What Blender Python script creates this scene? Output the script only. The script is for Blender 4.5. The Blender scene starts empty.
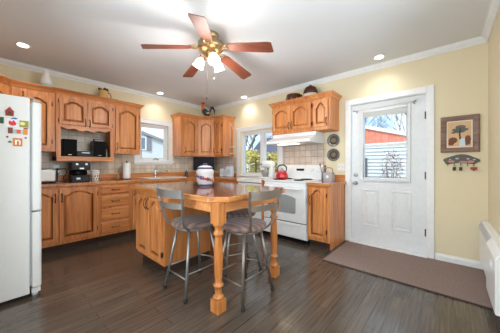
import bpy, bmesh, math, random
from mathutils import Matrix, Vector
random.seed(7)
PI = math.pi
scene = bpy.context.scene
COL = scene.collection

# ---------------------------------------------------------------- camera, world, lights, exposure
cam_d = bpy.data.cameras.new('camera')
cam = bpy.data.objects.new('camera', cam_d)
COL.objects.link(cam)
cam.location = (-3.543, -4.433, 1.152)
cam.rotation_euler = (PI / 2, 0, -math.radians(48.51))
cam_d.sensor_width = 36.0
cam_d.lens = 223.38 / 500 * 36.0
cam_d.shift_x = 0.0005
cam_d.shift_y = -(166.5 - 165.07) / 500
cam_d.clip_start = 0.02
scene.camera = cam

world = bpy.data.worlds.new('sky')
scene.world = world
world.use_nodes = True
wn = world.node_tree.nodes
wl = world.node_tree.links
bg = wn['Background']
tc = wn.new('ShaderNodeTexCoord')
nz = wn.new('ShaderNodeTexNoise')
nz.inputs['Scale'].default_value = 5.0
rp = wn.new('ShaderNodeValToRGB')
rp.color_ramp.elements[0].position = 0.4
rp.color_ramp.elements[0].color = (0.50, 0.68, 0.95, 1)
rp.color_ramp.elements[1].position = 0.6
rp.color_ramp.elements[1].color = (0.92, 0.95, 1.0, 1)
wl.new(tc.outputs['Generated'], nz.inputs['Vector'])
wl.new(nz.outputs['Fac'], rp.inputs['Fac'])
wl.new(rp.outputs['Color'], bg.inputs['Color'])
bg.inputs['Strength'].default_value = 1.7

def light(name, kind, loc, energy, color=(1, 1, 1), rot=(0, 0, 0), parent=None, **kw):
    d = bpy.data.lights.new(name, kind)
    d.energy = energy
    d.color = color
    for k, v in kw.items():
        setattr(d, k, v)
    o = bpy.data.objects.new(name, d)
    COL.objects.link(o)
    o.location = loc
    o.rotation_euler = rot
    o.parent = parent
    return o

# sun outdoors (from behind the house: lights the neighbouring walls and hedges)
light('sun', 'SUN', (-6, -6, 8), 3.6, (1.0, 0.96, 0.88), (math.radians(38), 0, math.radians(-50)), angle=0.02)
# added fill lamps outside the two made-up windows behind the camera
light('fill_light_left', 'AREA', (-4.32, -3.35, 1.25), 62, (1.0, 0.985, 0.96), (0, math.radians(-90), 0),
      shape='RECTANGLE', size=1.8, size_y=1.7)
light('fill_light_near', 'AREA', (-2.2, -5.05, 1.5), 38, (1.0, 0.985, 0.96), (math.radians(90), 0, 0),
      shape='RECTANGLE', size=1.6, size_y=1.3)
SPOT_W = 10.0
FAN_W = 11.0
WARM = (1.0, 0.98, 0.95)
scene.view_settings.view_transform = 'Standard'
scene.view_settings.look = 'None'
scene.view_settings.gamma = 1.0
scene.view_settings.use_curve_mapping = False
scene.view_settings.exposure = 0.28
scene.cycles.max_bounces = 8
scene.cycles.use_denoising = True

# ---------------------------------------------------------------- materials
def s2l(c):
    return tuple(((x / 255) / 12.92 if x / 255 <= 0.04045 else ((x / 255 + 0.055) / 1.055) ** 2.4) for x in c)

def mat(name, rgb, rough=0.5, metal=0.0, spec=0.5, coat=0.0, emit=None, estr=0.0, var=0.0, vscale=20.0, trans=0.0):
    m = bpy.data.materials.new(name)
    m.use_nodes = True
    nt = m.node_tree
    b = nt.nodes['Principled BSDF']
    c = s2l(rgb)
    b.inputs['Base Color'].default_value = (*c, 1)
    b.inputs['Roughness'].default_value = rough
    b.inputs['Metallic'].default_value = metal
    b.inputs['Specular IOR Level'].default_value = spec
    b.inputs['Coat Weight'].default_value = coat
    b.inputs['Coat Roughness'].default_value = 0.12
    if trans:
        b.inputs['Transmission Weight'].default_value = trans
    if emit:
        b.inputs['Emission Color'].default_value = (*s2l(emit), 1)
        b.inputs['Emission Strength'].default_value = estr
    # a faint procedural mottling so that no surface is perfectly even
    v = var or 0.03
    t = nt.nodes.new('ShaderNodeTexCoord')
    n = nt.nodes.new('ShaderNodeTexNoise')
    n.inputs['Scale'].default_value = vscale
    n.inputs['Detail'].default_value = 4
    r = nt.nodes.new('ShaderNodeValToRGB')
    r.color_ramp.elements[0].position = 0.3
    r.color_ramp.elements[1].position = 0.7
    r.color_ramp.elements[0].color = (*[max(0, x * (1 - v)) for x in c], 1)
    r.color_ramp.elements[1].color = (*[min(1, x * (1 + v)) for x in c], 1)
    nt.links.new(t.outputs['Object'], n.inputs['Vector'])
    nt.links.new(n.outputs['Fac'], r.inputs['Fac'])
    nt.links.new(r.outputs['Color'], b.inputs['Base Color'])
    return m

def wood(name, dark, light_, axis, rough=0.35, along=2.0, across=38.0, coat=0.0):
    m = bpy.data.materials.new(name)
    m.use_nodes = True
    nt = m.node_tree
    L = nt.links.new
    b = nt.nodes['Principled BSDF']
    b.inputs['Roughness'].default_value = rough
    b.inputs['Coat Weight'].default_value = coat
    b.inputs['Coat Roughness'].default_value = 0.1
    t = nt.nodes.new('ShaderNodeTexCoord')
    mp = nt.nodes.new('ShaderNodeMapping')
    sc = [across] * 3
    sc['xyz'.index(axis)] = along
    mp.inputs['Scale'].default_value = sc
    n = nt.nodes.new('ShaderNodeTexNoise')
    n.inputs['Scale'].default_value = 1.0
    n.inputs['Detail'].default_value = 5
    n.inputs['Distortion'].default_value = 0.6
    mp2 = nt.nodes.new('ShaderNodeMapping')
    sc2 = [9.0] * 3
    sc2['xyz'.index(axis)] = 1.1
    mp2.inputs['Scale'].default_value = sc2
    n2 = nt.nodes.new('ShaderNodeTexNoise')
    n2.inputs['Scale'].default_value = 1.0
    n2.inputs['Detail'].default_value = 2
    ad = nt.nodes.new('ShaderNodeMix')
    ad.inputs[0].default_value = 0.4
    r = nt.nodes.new('ShaderNodeValToRGB')
    r.color_ramp.elements[0].position = 0.36
    r.color_ramp.elements[1].position = 0.62
    r.color_ramp.elements[0].color = (*s2l(dark), 1)
    r.color_ramp.elements[1].color = (*s2l(light_), 1)
    L(t.outputs['Object'], mp.inputs['Vector'])
    L(t.outputs['Object'], mp2.inputs['Vector'])
    L(mp.outputs['Vector'], n.inputs['Vector'])
    L(mp2.outputs['Vector'], n2.inputs['Vector'])
    L(n.outputs['Fac'], ad.inputs[2])
    L(n2.outputs['Fac'], ad.inputs[3])
    L(ad.outputs[0], r.inputs['Fac'])
    L(r.outputs['Color'], b.inputs['Base Color'])
    bp = nt.nodes.new('ShaderNodeBump')
    bp.inputs['Strength'].default_value = 0.08
    bp.inputs['Distance'].default_value = 0.002
    L(n.outputs['Fac'], bp.inputs['Height'])
    L(bp.outputs['Normal'], b.inputs['Normal'])
    return m

def bricks(name, c1, c2, mortar, bw, bh, ms, axes, rough=0.4, offset=0.0, grain=None, coat=0.0, jitter=0.0):
    """tiles or planks; axes names the object axes along and across the rows"""
    m = bpy.data.materials.new(name)
    m.use_nodes = True
    nt = m.node_tree
    L = nt.links.new
    b = nt.nodes['Principled BSDF']
    b.inputs['Roughness'].default_value = rough
    b.inputs['Coat Weight'].default_value = coat
    b.inputs['Coat Roughness'].default_value = 0.15
    t = nt.nodes.new('ShaderNodeTexCoord')
    sp = nt.nodes.new('ShaderNodeSeparateXYZ')
    cb = nt.nodes.new('ShaderNodeCombineXYZ')
    L(t.outputs['Object'], sp.inputs[0])
    L(sp.outputs['XYZ'.index(axes[0])], cb.inputs[0])
    L(sp.outputs['XYZ'.index(axes[1])], cb.inputs[1])
    k = nt.nodes.new('ShaderNodeTexBrick')
    k.inputs['Scale'].default_value = 1.0
    k.inputs['Brick Width'].default_value = bw
    k.inputs['Row Height'].default_value = bh
    k.inputs['Mortar Size'].default_value = ms
    k.inputs['Mortar Smooth'].default_value = 0.1
    k.inputs['Color1'].default_value = (*s2l(c1), 1)
    k.inputs['Color2'].default_value = (*s2l(c2), 1)
    k.inputs['Mortar'].default_value = (*s2l(mortar), 1)
    k.offset = offset
    L(cb.outputs[0], k.inputs['Vector'])
    out = k.outputs['Color']
    n = nt.nodes.new('ShaderNodeTexNoise')
    n.inputs['Detail'].default_value = 6
    mp = nt.nodes.new('ShaderNodeMapping')
    mp.inputs['Scale'].default_value = grain or (7, 7, 7)
    L(t.outputs['Object'], mp.inputs['Vector'])
    L(mp.outputs['Vector'], n.inputs['Vector'])
    n.inputs['Scale'].default_value = 1.0
    mx = nt.nodes.new('ShaderNodeMix')
    mx.data_type = 'RGBA'
    mx.blend_type = 'MULTIPLY'
    mx.inputs[0].default_value = 1.0
    rr = nt.nodes.new('ShaderNodeValToRGB')
    a = 0.55 if grain else 0.82
    rr.color_ramp.elements[0].position = 0.3
    rr.color_ramp.elements[1].position = 0.7
    rr.color_ramp.elements[0].color = (a, a, a, 1)
    rr.color_ramp.elements[1].color = (1.15, 1.15, 1.15, 1)
    L(n.outputs['Fac'], rr.inputs['Fac'])
    L(out, mx.inputs[6])
    L(rr.outputs['Color'], mx.inputs[7])
    L(mx.outputs[2], b.inputs['Base Color'])
    bp = nt.nodes.new('ShaderNodeBump')
    bp.inputs['Strength'].default_value = 0.25
    bp.inputs['Distance'].default_value = 0.002
    bp.invert = True
    L(k.outputs['Fac'], bp.inputs['Height'])
    L(bp.outputs['Normal'], b.inputs['Normal'])
    return m

def glass_mat(name, tint=(235, 242, 245), refl=0.12):
    m = bpy.data.materials.new(name)
    m.use_nodes = True
    nt = m.node_tree
    nt.nodes.clear()
    o = nt.nodes.new('ShaderNodeOutputMaterial')
    a = nt.nodes.new('ShaderNodeBsdfTransparent')
    a.inputs[0].default_value = (*s2l(tint), 1)
    g = nt.nodes.new('ShaderNodeBsdfGlossy')
    g.inputs['Roughness'].default_value = 0.02
    f = nt.nodes.new('ShaderNodeLayerWeight')
    f.inputs[0].default_value = refl
    x = nt.nodes.new('ShaderNodeMixShader')
    nt.links.new(f.outputs['Fresnel'], x.inputs[0])
    nt.links.new(a.outputs[0], x.inputs[1])
    nt.links.new(g.outputs[0], x.inputs[2])
    nt.links.new(x.outputs[0], o.inputs[0])
    return m

OD, OL = (180, 104, 54), (228, 154, 94)
M = {}
for ax in 'xyz':
    M['oak_' + ax] = wood('oak_grain_' + ax, OD, OL, ax)
M['oak_dark_z'] = wood('oak_turned', (166, 94, 42), (202, 132, 70), 'z', 0.3)
M['oak_panel'] = wood('oak_side_panel', (170, 100, 52), (196, 126, 70), 'z', 0.4)
M['oak_edge'] = wood('oak_edge', (168, 98, 48), (212, 144, 82), 'y', 0.3, along=4)
M['groove'] = mat('dark_groove', (96, 52, 24), 0.7)
M['counter'] = wood('counter_laminate', (166, 110, 76), (192, 136, 100), 'x', 0.10, along=10, across=30, coat=0.6)
M['island_top'] = wood('island_laminate', (124, 76, 50), (156, 98, 66), 'y', 0.10, along=6, across=34, coat=0.5)
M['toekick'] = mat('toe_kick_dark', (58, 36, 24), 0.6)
M['wall'] = mat('wall_paint_cream', (229, 216, 184), 0.7, var=0.012, vscale=3)
M['ceiling'] = mat('ceiling_paint', (226, 227, 229), 0.85, var=0.01, vscale=3)
M['trim'] = mat('trim_white', (238, 239, 240), 0.4)
M['white'] = mat('appliance_white', (238, 240, 242), 0.25)
M['gloss_white'] = mat('gloss_white_laminate', (240, 240, 240), 0.08, coat=0.5)
M['fridge'] = mat('fridge_white', (228, 228, 227), 0.35, var=0.01)
M['fridge_gasket'] = mat('fridge_gasket_grey', (168, 172, 176), 0.6)
M['door_white'] = mat('door_white', (228, 231, 234), 0.4)
M['floor'] = bricks('floor_planks', (98, 85, 74), (84, 73, 64), (52, 44, 39), 0.90, 0.095, 0.0016, 'XY', 0.2, 0.37, (2.6, 60, 1), 0.3)
M['tile'] = bricks('backsplash_tile_back', (224, 210, 190), (212, 196, 174), (178, 162, 144), 0.108, 0.108, 0.004, 'XZ', 0.3)
M['tile_r'] = bricks('backsplash_tile_right', (218, 202, 190), (206, 188, 174), (172, 154, 140), 0.108, 0.108, 0.005, 'YZ', 0.3)
M['bronze'] = mat('antique_bronze', (92, 74, 58), 0.35, 0.9)
M['brass'] = mat('antique_brass', (190, 162, 124), 0.3, 0.85)
M['chrome'] = mat('chrome', (205, 208, 212), 0.15, 1.0)
M['steel'] = mat('brushed_steel', (178, 178, 176), 0.35, 0.9)
M['stool_grey'] = mat('stool_metal_grey', (150, 148, 146), 0.36, 0.75)
M['stool_taupe'] = mat('stool_metal_taupe', (134, 122, 112), 0.36, 0.75)
M['rubber'] = mat('black_rubber', (28, 27, 26), 0.7)
M['black'] = mat('black_plastic', (15, 15, 17), 0.4, spec=0.3)
M['blackmatte'] = mat('black_matte', (16, 16, 18), 0.8, spec=0.2)
M['screen'] = mat('dark_screen', (18, 20, 26), 0.5, spec=0.2)
M['red'] = mat('red_enamel', (196, 22, 38), 0.12, coat=0.6)
M['ceramic'] = mat('ceramic_white', (236, 234, 228), 0.2)
M['paper'] = mat('paper_white', (242, 242, 240), 0.9)
M['blade'] = wood('fan_blade_mahogany', (98, 48, 30), (128, 68, 46), 'x', 0.5)
M['glass'] = glass_mat('window_glass')
M['rug'] = mat('rug_brown', (136, 117, 109), 0.95, var=0.22, vscale=90)
M['rug_edge'] = mat('rug_binding', (74, 58, 52), 0.95)
M['shade'] = mat('frosted_shade_lit', (255, 246, 226), 0.5, emit=(255, 232, 196), estr=4.0)
M['bulb'] = mat('lamp_lens_lit', (255, 250, 240), 0.5, emit=(255, 246, 228), estr=14.0)
M['brown_ceramic'] = mat('brown_ceramic', (74, 36, 24), 0.25)
M['pewter'] = mat('pewter', (110, 108, 104), 0.4, 0.8, var=0.3, vscale=40)

def seat_mat():
    m = bpy.data.materials.new('seat_fabric_brown_striped')
    m.use_nodes = True
    nt = m.node_tree
    b = nt.nodes['Principled BSDF']
    b.inputs['Roughness'].default_value = 0.75
    b.inputs['Sheen Weight'].default_value = 0.2
    t = nt.nodes.new('ShaderNodeTexCoord')
    w = nt.nodes.new('ShaderNodeTexWave')
    w.bands_direction = 'Y'
    w.inputs['Scale'].default_value = 5.5
    w.inputs['Distortion'].default_value = 1.2
    w.inputs['Detail'].default_value = 2
    r = nt.nodes.new('ShaderNodeValToRGB')
    r.color_ramp.elements[0].color = (*s2l((92, 68, 62)), 1)
    r.color_ramp.elements[1].color = (*s2l((132, 104, 95)), 1)
    nt.links.new(t.outputs['Object'], w.inputs['Vector'])
    nt.links.new(w.outputs['Fac'], r.inputs['Fac'])
    nt.links.new(r.outputs['Color'], b.inputs['Base Color'])
    return m
M['seat'] = seat_mat()

# ---------------------------------------------------------------- mesh builder
class MB:
    def __init__(self):
        self.v, self.f, self.s = [], [], []
        self.M = Matrix.Identity(4)
    def add(self, vs, fs, smooth=False):
        o = len(self.v)
        self.v += [tuple(self.M @ Vector(p)) for p in vs]
        self.f += [tuple(i + o for i in f) for f in fs]
        self.s += [smooth] * len(fs)
        return self
    def box(self, x0, x1, y0, y1, z0, z1):
        if x0 > x1: x0, x1 = x1, x0
        if y0 > y1: y0, y1 = y1, y0
        if z0 > z1: z0, z1 = z1, z0
        return self.add([(x0, y0, z0), (x1, y0, z0), (x1, y1, z0), (x0, y1, z0), (x0, y0, z1), (x1, y0, z1), (x1, y1, z1), (x0, y1, z1)],
                        [(0, 3, 2, 1), (4, 5, 6, 7), (0, 1, 5, 4), (1, 2, 6, 5), (2, 3, 7, 6), (3, 0, 4, 7)])
    def prism(self, pts, axis, a, b, smooth=False):
        """polygon in the plane across axis ('z': xy, 'y': xz, 'x': yz), extruded from a to b"""
        def P(p, c):
            return {'z': (p[0], p[1], c), 'y': (p[0], c, p[1]), 'x': (c, p[0], p[1])}[axis]
        n = len(pts)
        vs = [P(p, a) for p in pts] + [P(p, b) for p in pts]
        o = len(self.v)
        self.add(vs, [tuple(range(n)), tuple(range(2 * n - 1, n - 1, -1))])
        self.add(vs, [(i, i + n, (i + 1) % n + n, (i + 1) % n) for i in range(n)], smooth)
        return self
    def tube(self, pts, r, n=10, caps=True, closed=False):
        pts = [Vector(p) for p in pts]
        m = len(pts)
        rs = r if isinstance(r, (list, tuple)) else [r] * m
        rings = []
        nrm = None
        for i, p in enumerate(pts):
            if closed:
                t = pts[(i + 1) % m] - pts[i - 1]
            else:
                t = pts[min(i + 1, m - 1)] - pts[max(i - 1, 0)]
            t.normalize()
            if nrm is None:
                nrm = t.orthogonal().normalized()
            else:
                nrm = (nrm - t * nrm.dot(t))
                nrm = nrm.normalized() if nrm.length > 1e-6 else t.orthogonal().normalized()
            bn = t.cross(nrm)
            rings.append([p + (nrm * math.cos(2 * PI * k / n) + bn * math.sin(2 * PI * k / n)) * rs[i] for k in range(n)])
        vs = [tuple(q) for ring in rings for q in ring]
        fs = []
        for i in range(m if closed else m - 1):
            j = (i + 1) % m
            for k in range(n):
                k2 = (k + 1) % n
                fs.append((i * n + k, i * n + k2, j * n + k2, j * n + k))
        self.add(vs, fs, True)
        if caps and not closed:
            self.add(vs[:n], [tuple(range(n - 1, -1, -1))])
            self.add(vs[-n:], [tuple(range(n))])
        return self
    def lathe(self, prof, n=24, c=(0, 0, 0), smooth=True, sx=1.0, sy=1.0):
        vs, fs = [], []
        for (r, z) in prof:
            for k in range(n):
                a = 2 * PI * k / n
                vs.append((c[0] + r * sx * math.cos(a), c[1] + r * sy * math.sin(a), c[2] + z))
        m = len(prof)
        for i in range(m - 1):
            for k in range(n):
                k2 = (k + 1) % n
                fs.append((i * n + k, i * n + k2, (i + 1) * n + k2, (i + 1) * n + k))
        self.add(vs, fs, smooth)
        if prof[0][0] > 1e-4:
            self.add(vs[:n], [tuple(range(n - 1, -1, -1))])
        if prof[-1][0] > 1e-4:
            self.add(vs[-n:], [tuple(range(n))])
        return self
    def ball(self, c, rx, ry=None, rz=None, n=14):
        ry = rx if ry is None else ry
        rz = rx if rz is None else rz
        k = 9
        return self.lathe([(max(1e-5, rx * math.sin(PI * i / k)), -rz * math.cos(PI * i / k)) for i in range(k + 1)], n, c, True, 1.0, ry / rx)
    def build(self, name, m, parent=None, bevel=0.0, seg=2):
        me = bpy.data.meshes.new(name)
        me.from_pydata(self.v, [], self.f)
        me.polygons.foreach_set('use_smooth', self.s)
        bm = bmesh.new()
        bm.from_mesh(me)
        bmesh.ops.remove_doubles(bm, verts=bm.verts, dist=1e-5)
        bmesh.ops.recalc_face_normals(bm, faces=bm.faces)
        bm.to_mesh(me)
        bm.free()
        me.materials.append(M[m] if isinstance(m, str) else m)
        o = bpy.data.objects.new(name, me)
        COL.objects.link(o)
        if parent is not None:
            o.parent = parent
        if bevel:
            md = o.modifiers.new('edge', 'BEVEL')
            md.width = bevel
            md.segments = seg
            md.limit_method = 'ANGLE'
            md.angle_limit = math.radians(40)
        return o

def tag(o, label, cat, group=None, kind=None):
    o['label'] = label
    o['category'] = cat
    if group:
        o['group'] = group
    if kind:
        o['kind'] = kind
    return o

def thing(name, label, cat, loc=(0, 0, 0), rotz=0.0, group=None):
    o = bpy.data.objects.new(name, None)
    o.empty_display_size = 0.1
    COL.objects.link(o)
    o.location = loc
    o.rotation_euler = (0, 0, rotz)
    return tag(o, label, cat, group)

def struct(name, mb, m, parent=None, bevel=0.0):
    o = mb.build(name, m, parent, bevel)
    if parent is None:
        o['kind'] = 'structure'
    return o

def copy_tree(o, label=None, parent=None):
    c = o.copy()
    COL.objects.link(c)
    if parent is not None:
        c.parent = parent
    if label:
        c['label'] = label
    for ch in list(o.children):
        copy_tree(ch, None, c)
    return c

# ---------------------------------------------------------------- the room shell
ZC = 2.555
XL, YN = -4.05, -4.767
def wall_grid(us, vs, holes, t0, t1, along):
    """a wall with openings: along 'x' (plane y) or 'y' (plane x); t0 = room face, t1 = outer face"""
    mb = MB()
    def P(u, v, t):
        return (u, t, v) if along == 'x' else (t, u, v)
    def hole(u, v):
        return any(a < u < b and c < v < d for a, b, c, d in holes)
    for i in range(len(us) - 1):
        for j in range(len(vs) - 1):
            u0, u1, v0, v1 = us[i], us[i + 1], vs[j], vs[j + 1]
            if hole((u0 + u1) / 2, (v0 + v1) / 2):
                continue
            for t in (t0, t1):
                mb.add([P(u0, v0, t), P(u1, v0, t), P(u1, v1, t), P(u0, v1, t)], [(0, 1, 2, 3)])
    for a, b, c, d in holes:
        q = [(a, c), (b, c), (b, d), (a, d)]
        for k in range(4):
            p, r = q[k], q[(k + 1) % 4]
            mb.add([P(*p, t0), P(*r, t0), P(*r, t1), P(*p, t1)], [(0, 1, 2, 3)])
    u0, u1, v0, v1 = us[0], us[-1], vs[0], vs[-1]
    q = [(u0, v0), (u1, v0), (u1, v1), (u0, v1)]
    for k in range(4):
        p, r = q[k], q[(k + 1) % 4]
        mb.add([P(*p, t0), P(*r, t0), P(*r, t1), P(*p, t1)], [(0, 1, 2, 3)])
    return mb

struct('floor', MB().box(XL - 0.2, 0.2, YN - 0.2, 0.2, -0.1, 0.0), 'floor')
struct('ceiling', MB().box(XL - 0.2, 0.2, YN - 0.2, 0.2, ZC, ZC + 0.15), 'ceiling')
BW = (-1.74, -1.14, 1.235, 1.97)      # opening of the sink window
RW = (-2.05, -1.03, 0.925, 1.86)      # opening of the double window
DW = (-4.245, -3.335, 0.0, 2.06)      # opening of the entry door
struct('wall_back', wall_grid([XL - 0.2, BW[0], BW[1], 0.0], [0, BW[2], BW[3], ZC], [BW], 0.0, 0.18, 'x'), 'wall')
struct('wall_right', wall_grid([YN - 0.2, DW[0], DW[1], RW[0], RW[1], 0.18], [0, RW[2], RW[3], DW[3], ZC], [RW, DW], 0.0, 0.18, 'y'), 'wall')
LW = (-4.20, -2.50, 0.30, 2.10)       # opening of an added, unseen window for the left fill lamp
NW = (-3.00, -1.40, 0.85, 2.10)  # opening of the second added window, likewise out of view
struct('wall_left', wall_grid([YN - 0.2, LW[0], LW[1], 0.0], [0, LW[2], LW[3], ZC], [LW], XL, XL - 0.18, 'y'), 'wall')
struct('wall_near', wall_grid([XL, NW[0], NW[1], 0.0], [0, NW[2], NW[3], ZC], [NW], YN, YN - 0.18, 'x'), 'wall')

def crown_profile():
    return [(0, 0), (0.012, 0), (0.014, 0.012), (0.03, 0.022), (0.045, 0.042), (0.05, 0.055), (0.062, 0.055), (0.062, 0.0625), (0, 0.0625)]
mb = MB()
zk = ZC - 0.062
mb.prism([(-a, zk + b) for a, b in crown_profile()], 'x', XL, 0.0)
struct('trim_1', mb, 'trim')
mb = MB()
mb.prism([(-a, zk + b) for a, b in crown_profile()], 'y', YN, 0.0)
struct('trim_2', mb, 'trim')
mb = MB()
mb.prism([(YN + a, zk + b) for a, b in crown_profile()], 'x', XL, 0.0)
struct('trim_3', mb, 'trim')

def base_profile(t=0.014, h=0.085):
    return [(0, 0), (-t, 0), (-t, h * 0.7), (-t * 0.6, h * 0.85), (-t * 0.5, h), (0, h)]
struct('baseboard_right', MB().prism(base_profile(), 'y', YN, DW[0] - 0.075), 'trim')
struct('baseboard_near', MB().prism([(YN - a, b) for a, b in base_profile()], 'x', -2.9, -0.015), 'trim')

# tiled backsplash (slabs on the walls)
mb = MB()
mb.box(-3.4, -1.845, -0.008, -0.0005, 1.005, 1.345)
mb.box(-1.845, -1.02, -0.008, -0.0005, 1.005, 1.16)
mb.box(-1.02, -0.008, -0.008, -0.0005, 1.005, 1.345)
mb.box(-3.0, -2.28, -0.008, -0.0005, 1.345, 1.70)
struct('wall_tiles', mb, 'tile')
mb = MB()
mb.box(-0.008, -0.0005, -0.90, -0.009, 1.005, 1.345)
mb.box(-0.008, -0.0005, -2.945, -2.14, 0.90, 1.56)
struct('wall_tiles', mb, 'tile_r')

# --- sink window
def rect_frame(mb, u0, u1, v0, v1, w, t0, t1, along, wb=None):
    wb = w if wb is None else wb
    for a, b, c, d in ((u0, u0 + w, v0, v1), (u1 - w, u1, v0, v1), (u0 + w, u1 - w, v1 - w, v1), (u0 + w, u1 - w, v0, v0 + wb)):
        if along == 'x':
            mb.box(a, b, t0, t1, c, d)
        else:
            mb.box(t0, t1, a, b, c, d)

w1 = MB()
rect_frame(w1, BW[0] - 0.09, BW[1] + 0.09, BW[2] - 0.005, BW[3] + 0.085, 0.085, -0.018, -0.0005, 'x', 0.02)
w1.box(BW[0] - 0.1, BW[1] + 0.1, -0.024, -0.0005, BW[3] + 0.075, BW[3] + 0.09)
o = struct('window_1', w1, 'trim', None, 0.003)
mb = MB().box(BW[0] - 0.11, BW[1] + 0.11, -0.045, 0.05, BW[2] - 0.04, BW[2] - 0.006)
mb.box(BW[0] - 0.09, BW[1] + 0.09, -0.02, -0.0005, BW[2] - 0.07, BW[2] - 0.04)
mb.build('window_sill', 'trim', o, 0.004)
mb = MB()
rect_frame(mb, BW[0] + 0.005, BW[1] - 0.005, BW[2] + 0.003, BW[3] - 0.005, 0.03, 0.03, 0.10, 'x')
rect_frame(mb, BW[0] + 0.035, BW[1] - 0.035, BW[2] + 0.033, BW[3] - 0.035, 0.032, 0.04, 0.08, 'x')
mb.build('window_sash', 'trim', o, 0.003)
MB().box(BW[0] + 0.065, BW[1] - 0.065, 0.058, 0.064, BW[2] + 0.064, BW[3] - 0.066).build('pane', 'glass', o)
mb = MB().box(-1.47, -1.41, 0.035, 0.06, BW[2] + 0.01, BW[2] + 0.035)
mb.tube([(-1.44, 0.045, BW[2] + 0.03), (-1.40, 0.02, BW[2] + 0.055), (-1.36, 0.015, BW[2] + 0.03)], 0.009, 8)
mb.ball((-1.355, 0.015, BW[2] + 0.026), 0.014)
mb.build('crank_handle', 'steel', o)

# --- double window over the counter on the right wall
w2 = MB()
rect_frame(w2, RW[0] - 0.075, RW[1] + 0.09, RW[2] - 0.014, RW[3] + 0.10, 0.078, -0.018, -0.0005, 'y', 0.014)
w2.box(-0.026, -0.0005, RW[0] - 0.085, RW[1] + 0.11, RW[3] + 0.085, RW[3] + 0.105)
w2.box(-0.022, -0.018, RW[0] - 0.06, RW[1] + 0.09, RW[3] + 0.03, RW[3] + 0.045)
o = struct('window_2', w2, 'trim', None, 0.003)
MB().box(-0.04, 0.02, RW[0] + 0.01, RW[1] - 0.01, RW[2] - 0.0145, RW[2] - 0.001).build('window_sill', 'trim', o, 0.004)
mb = MB()
rect_frame(mb, RW[0] + 0.004, RW[1] - 0.004, RW[2] + 0.002, RW[3] - 0.004, 0.03, 0.02, 0.10, 'y')
mb.box(0.02, 0.10, -1.655, -1.595, RW[2] + 0.032, RW[3] - 0.034)
mb.build('window_frame', 'trim', o, 0.003)
for a, b in ((RW[0] + 0.034, -1.655), (-1.595, RW[1] - 0.034)):
    mb = MB()
    rect_frame(mb, a, b, RW[2] + 0.032, RW[3] - 0.034, 0.034, 0.03, 0.08, 'y')
    s = mb.build('window_sash', 'trim', o, 0.003)
    MB().box(0.053, 0.059, a + 0.034, b - 0.034, RW[2] + 0.066, RW[3] - 0.068).build('pane', 'glass', s)

# --- two added windows behind the camera, made up to frame the fill lamps
mb = MB()
rect_frame(mb, LW[0] - 0.08, LW[1] + 0.08, LW[2] - 0.08, LW[3] + 0.08, 0.078, XL + 0.0005, XL + 0.018, 'y')
rect_frame(mb, LW[0] + 0.004, LW[1] - 0.004, LW[2] + 0.004, LW[3] - 0.004, 0.05, XL - 0.12, XL - 0.05, 'y')
mb.box(XL - 0.12, XL - 0.05, -3.385, -3.315, LW[2] + 0.054, LW[3] - 0.054)
o = struct('window_added_left', mb, 'trim', None, 0.003)
MB().box(XL - 0.085, XL - 0.08, LW[0] + 0.054, LW[1] - 0.054, LW[2] + 0.054, LW[3] - 0.054).build('pane', 'glass', o)
mb = MB()
rect_frame(mb, NW[0] - 0.08, NW[1] + 0.08, NW[2] - 0.08, NW[3] + 0.08, 0.078, YN + 0.0005, YN + 0.018, 'x')
rect_frame(mb, NW[0] + 0.004, NW[1] - 0.004, NW[2] + 0.004, NW[3] - 0.004, 0.05, YN - 0.12, YN - 0.05, 'x')
mb.box(-2.23, -2.17, YN - 0.12, YN - 0.05, NW[2] + 0.054, NW[3] - 0.054)
o = struct('window_added_near', mb, 'trim', None, 0.003)
MB().box(NW[0] + 0.054, NW[1] - 0.054, YN - 0.085, YN - 0.08, NW[2] + 0.054, NW[3] - 0.054).build('pane', 'glass', o)

# --- entry door
dr = MB()
y0, y1 = DW[0] + 0.012, DW[1] - 0.012            # leaf
gy0, gy1, gz0, gz1 = -4.045, -3.50, 0.955, 1.93    # glazed opening in the leaf
X0, X1 = 0.03, 0.075
dr.box(X0, X1, y0, gy0, 0.03, 2.045)
dr.box(X0, X1, gy1, y1, 0.03, 2.045)
dr.box(X0, X1, gy0, gy1, gz1, 2.045)
dr.box(X0, X1, gy0, gy1, 0.03, gz0)
door = struct('door_1', dr, 'door_white')
for (a, b, c, d) in ((-3.71, -3.49, 0.265, 0.805), (-4.085, -3.855, 0.265, 0.805)):
    mb = MB()
    # moulded surround and raised field
    def ring(i, x):
        return [(x, a + i, c + i), (x, b - i, c + i), (x, b - i, d - i), (x, a + i, d - i)]
    rr = [ring(0, X0 - 0.0005), ring(0.008, X0 - 0.009), ring(0.02, X0 - 0.009), ring(0.03, X0 - 0.001), ring(0.045, X0 - 0.001), ring(0.065, X0 - 0.007)]
    vs = [p for r_ in rr for p in r_]
    fs = []
    for i in range(len(rr) - 1):
        for k in range(4):
            fs.append((i * 4 + k, i * 4 + (k + 1) % 4, i * 4 + 4 + (k + 1) % 4, i * 4 + 4 + k))
    fs.append(tuple(range(len(vs) - 4, len(vs))))
    mb.add(vs, fs)
    mb.build('raised_panel', 'door_white', door)
mb = MB()
rect_frame(mb, gy0 - 0.03, gy1 + 0.03, gz0 - 0.03, gz1 + 0.03, 0.04, X0 - 0.018, X0 - 0.0005, 'y')
rect_frame(mb, gy0 + 0.001, gy1 - 0.001, gz0 + 0.001, gz1 - 0.001, 0.018, X0, X1, 'y')
mb.box(X0 - 0.004, X0 + 0.035, gy0 + 0.01, gy1 - 0.01, 1.415, 1.45)
wf = mb.build('window_frame', 'door_white', door, 0.003)
MB().box(0.05, 0.055, gy0 + 0.018, gy1 - 0.018, gz0 + 0.018, gz1 - 0.018).build('pane', 'glass', wf)
mb = MB()
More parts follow.
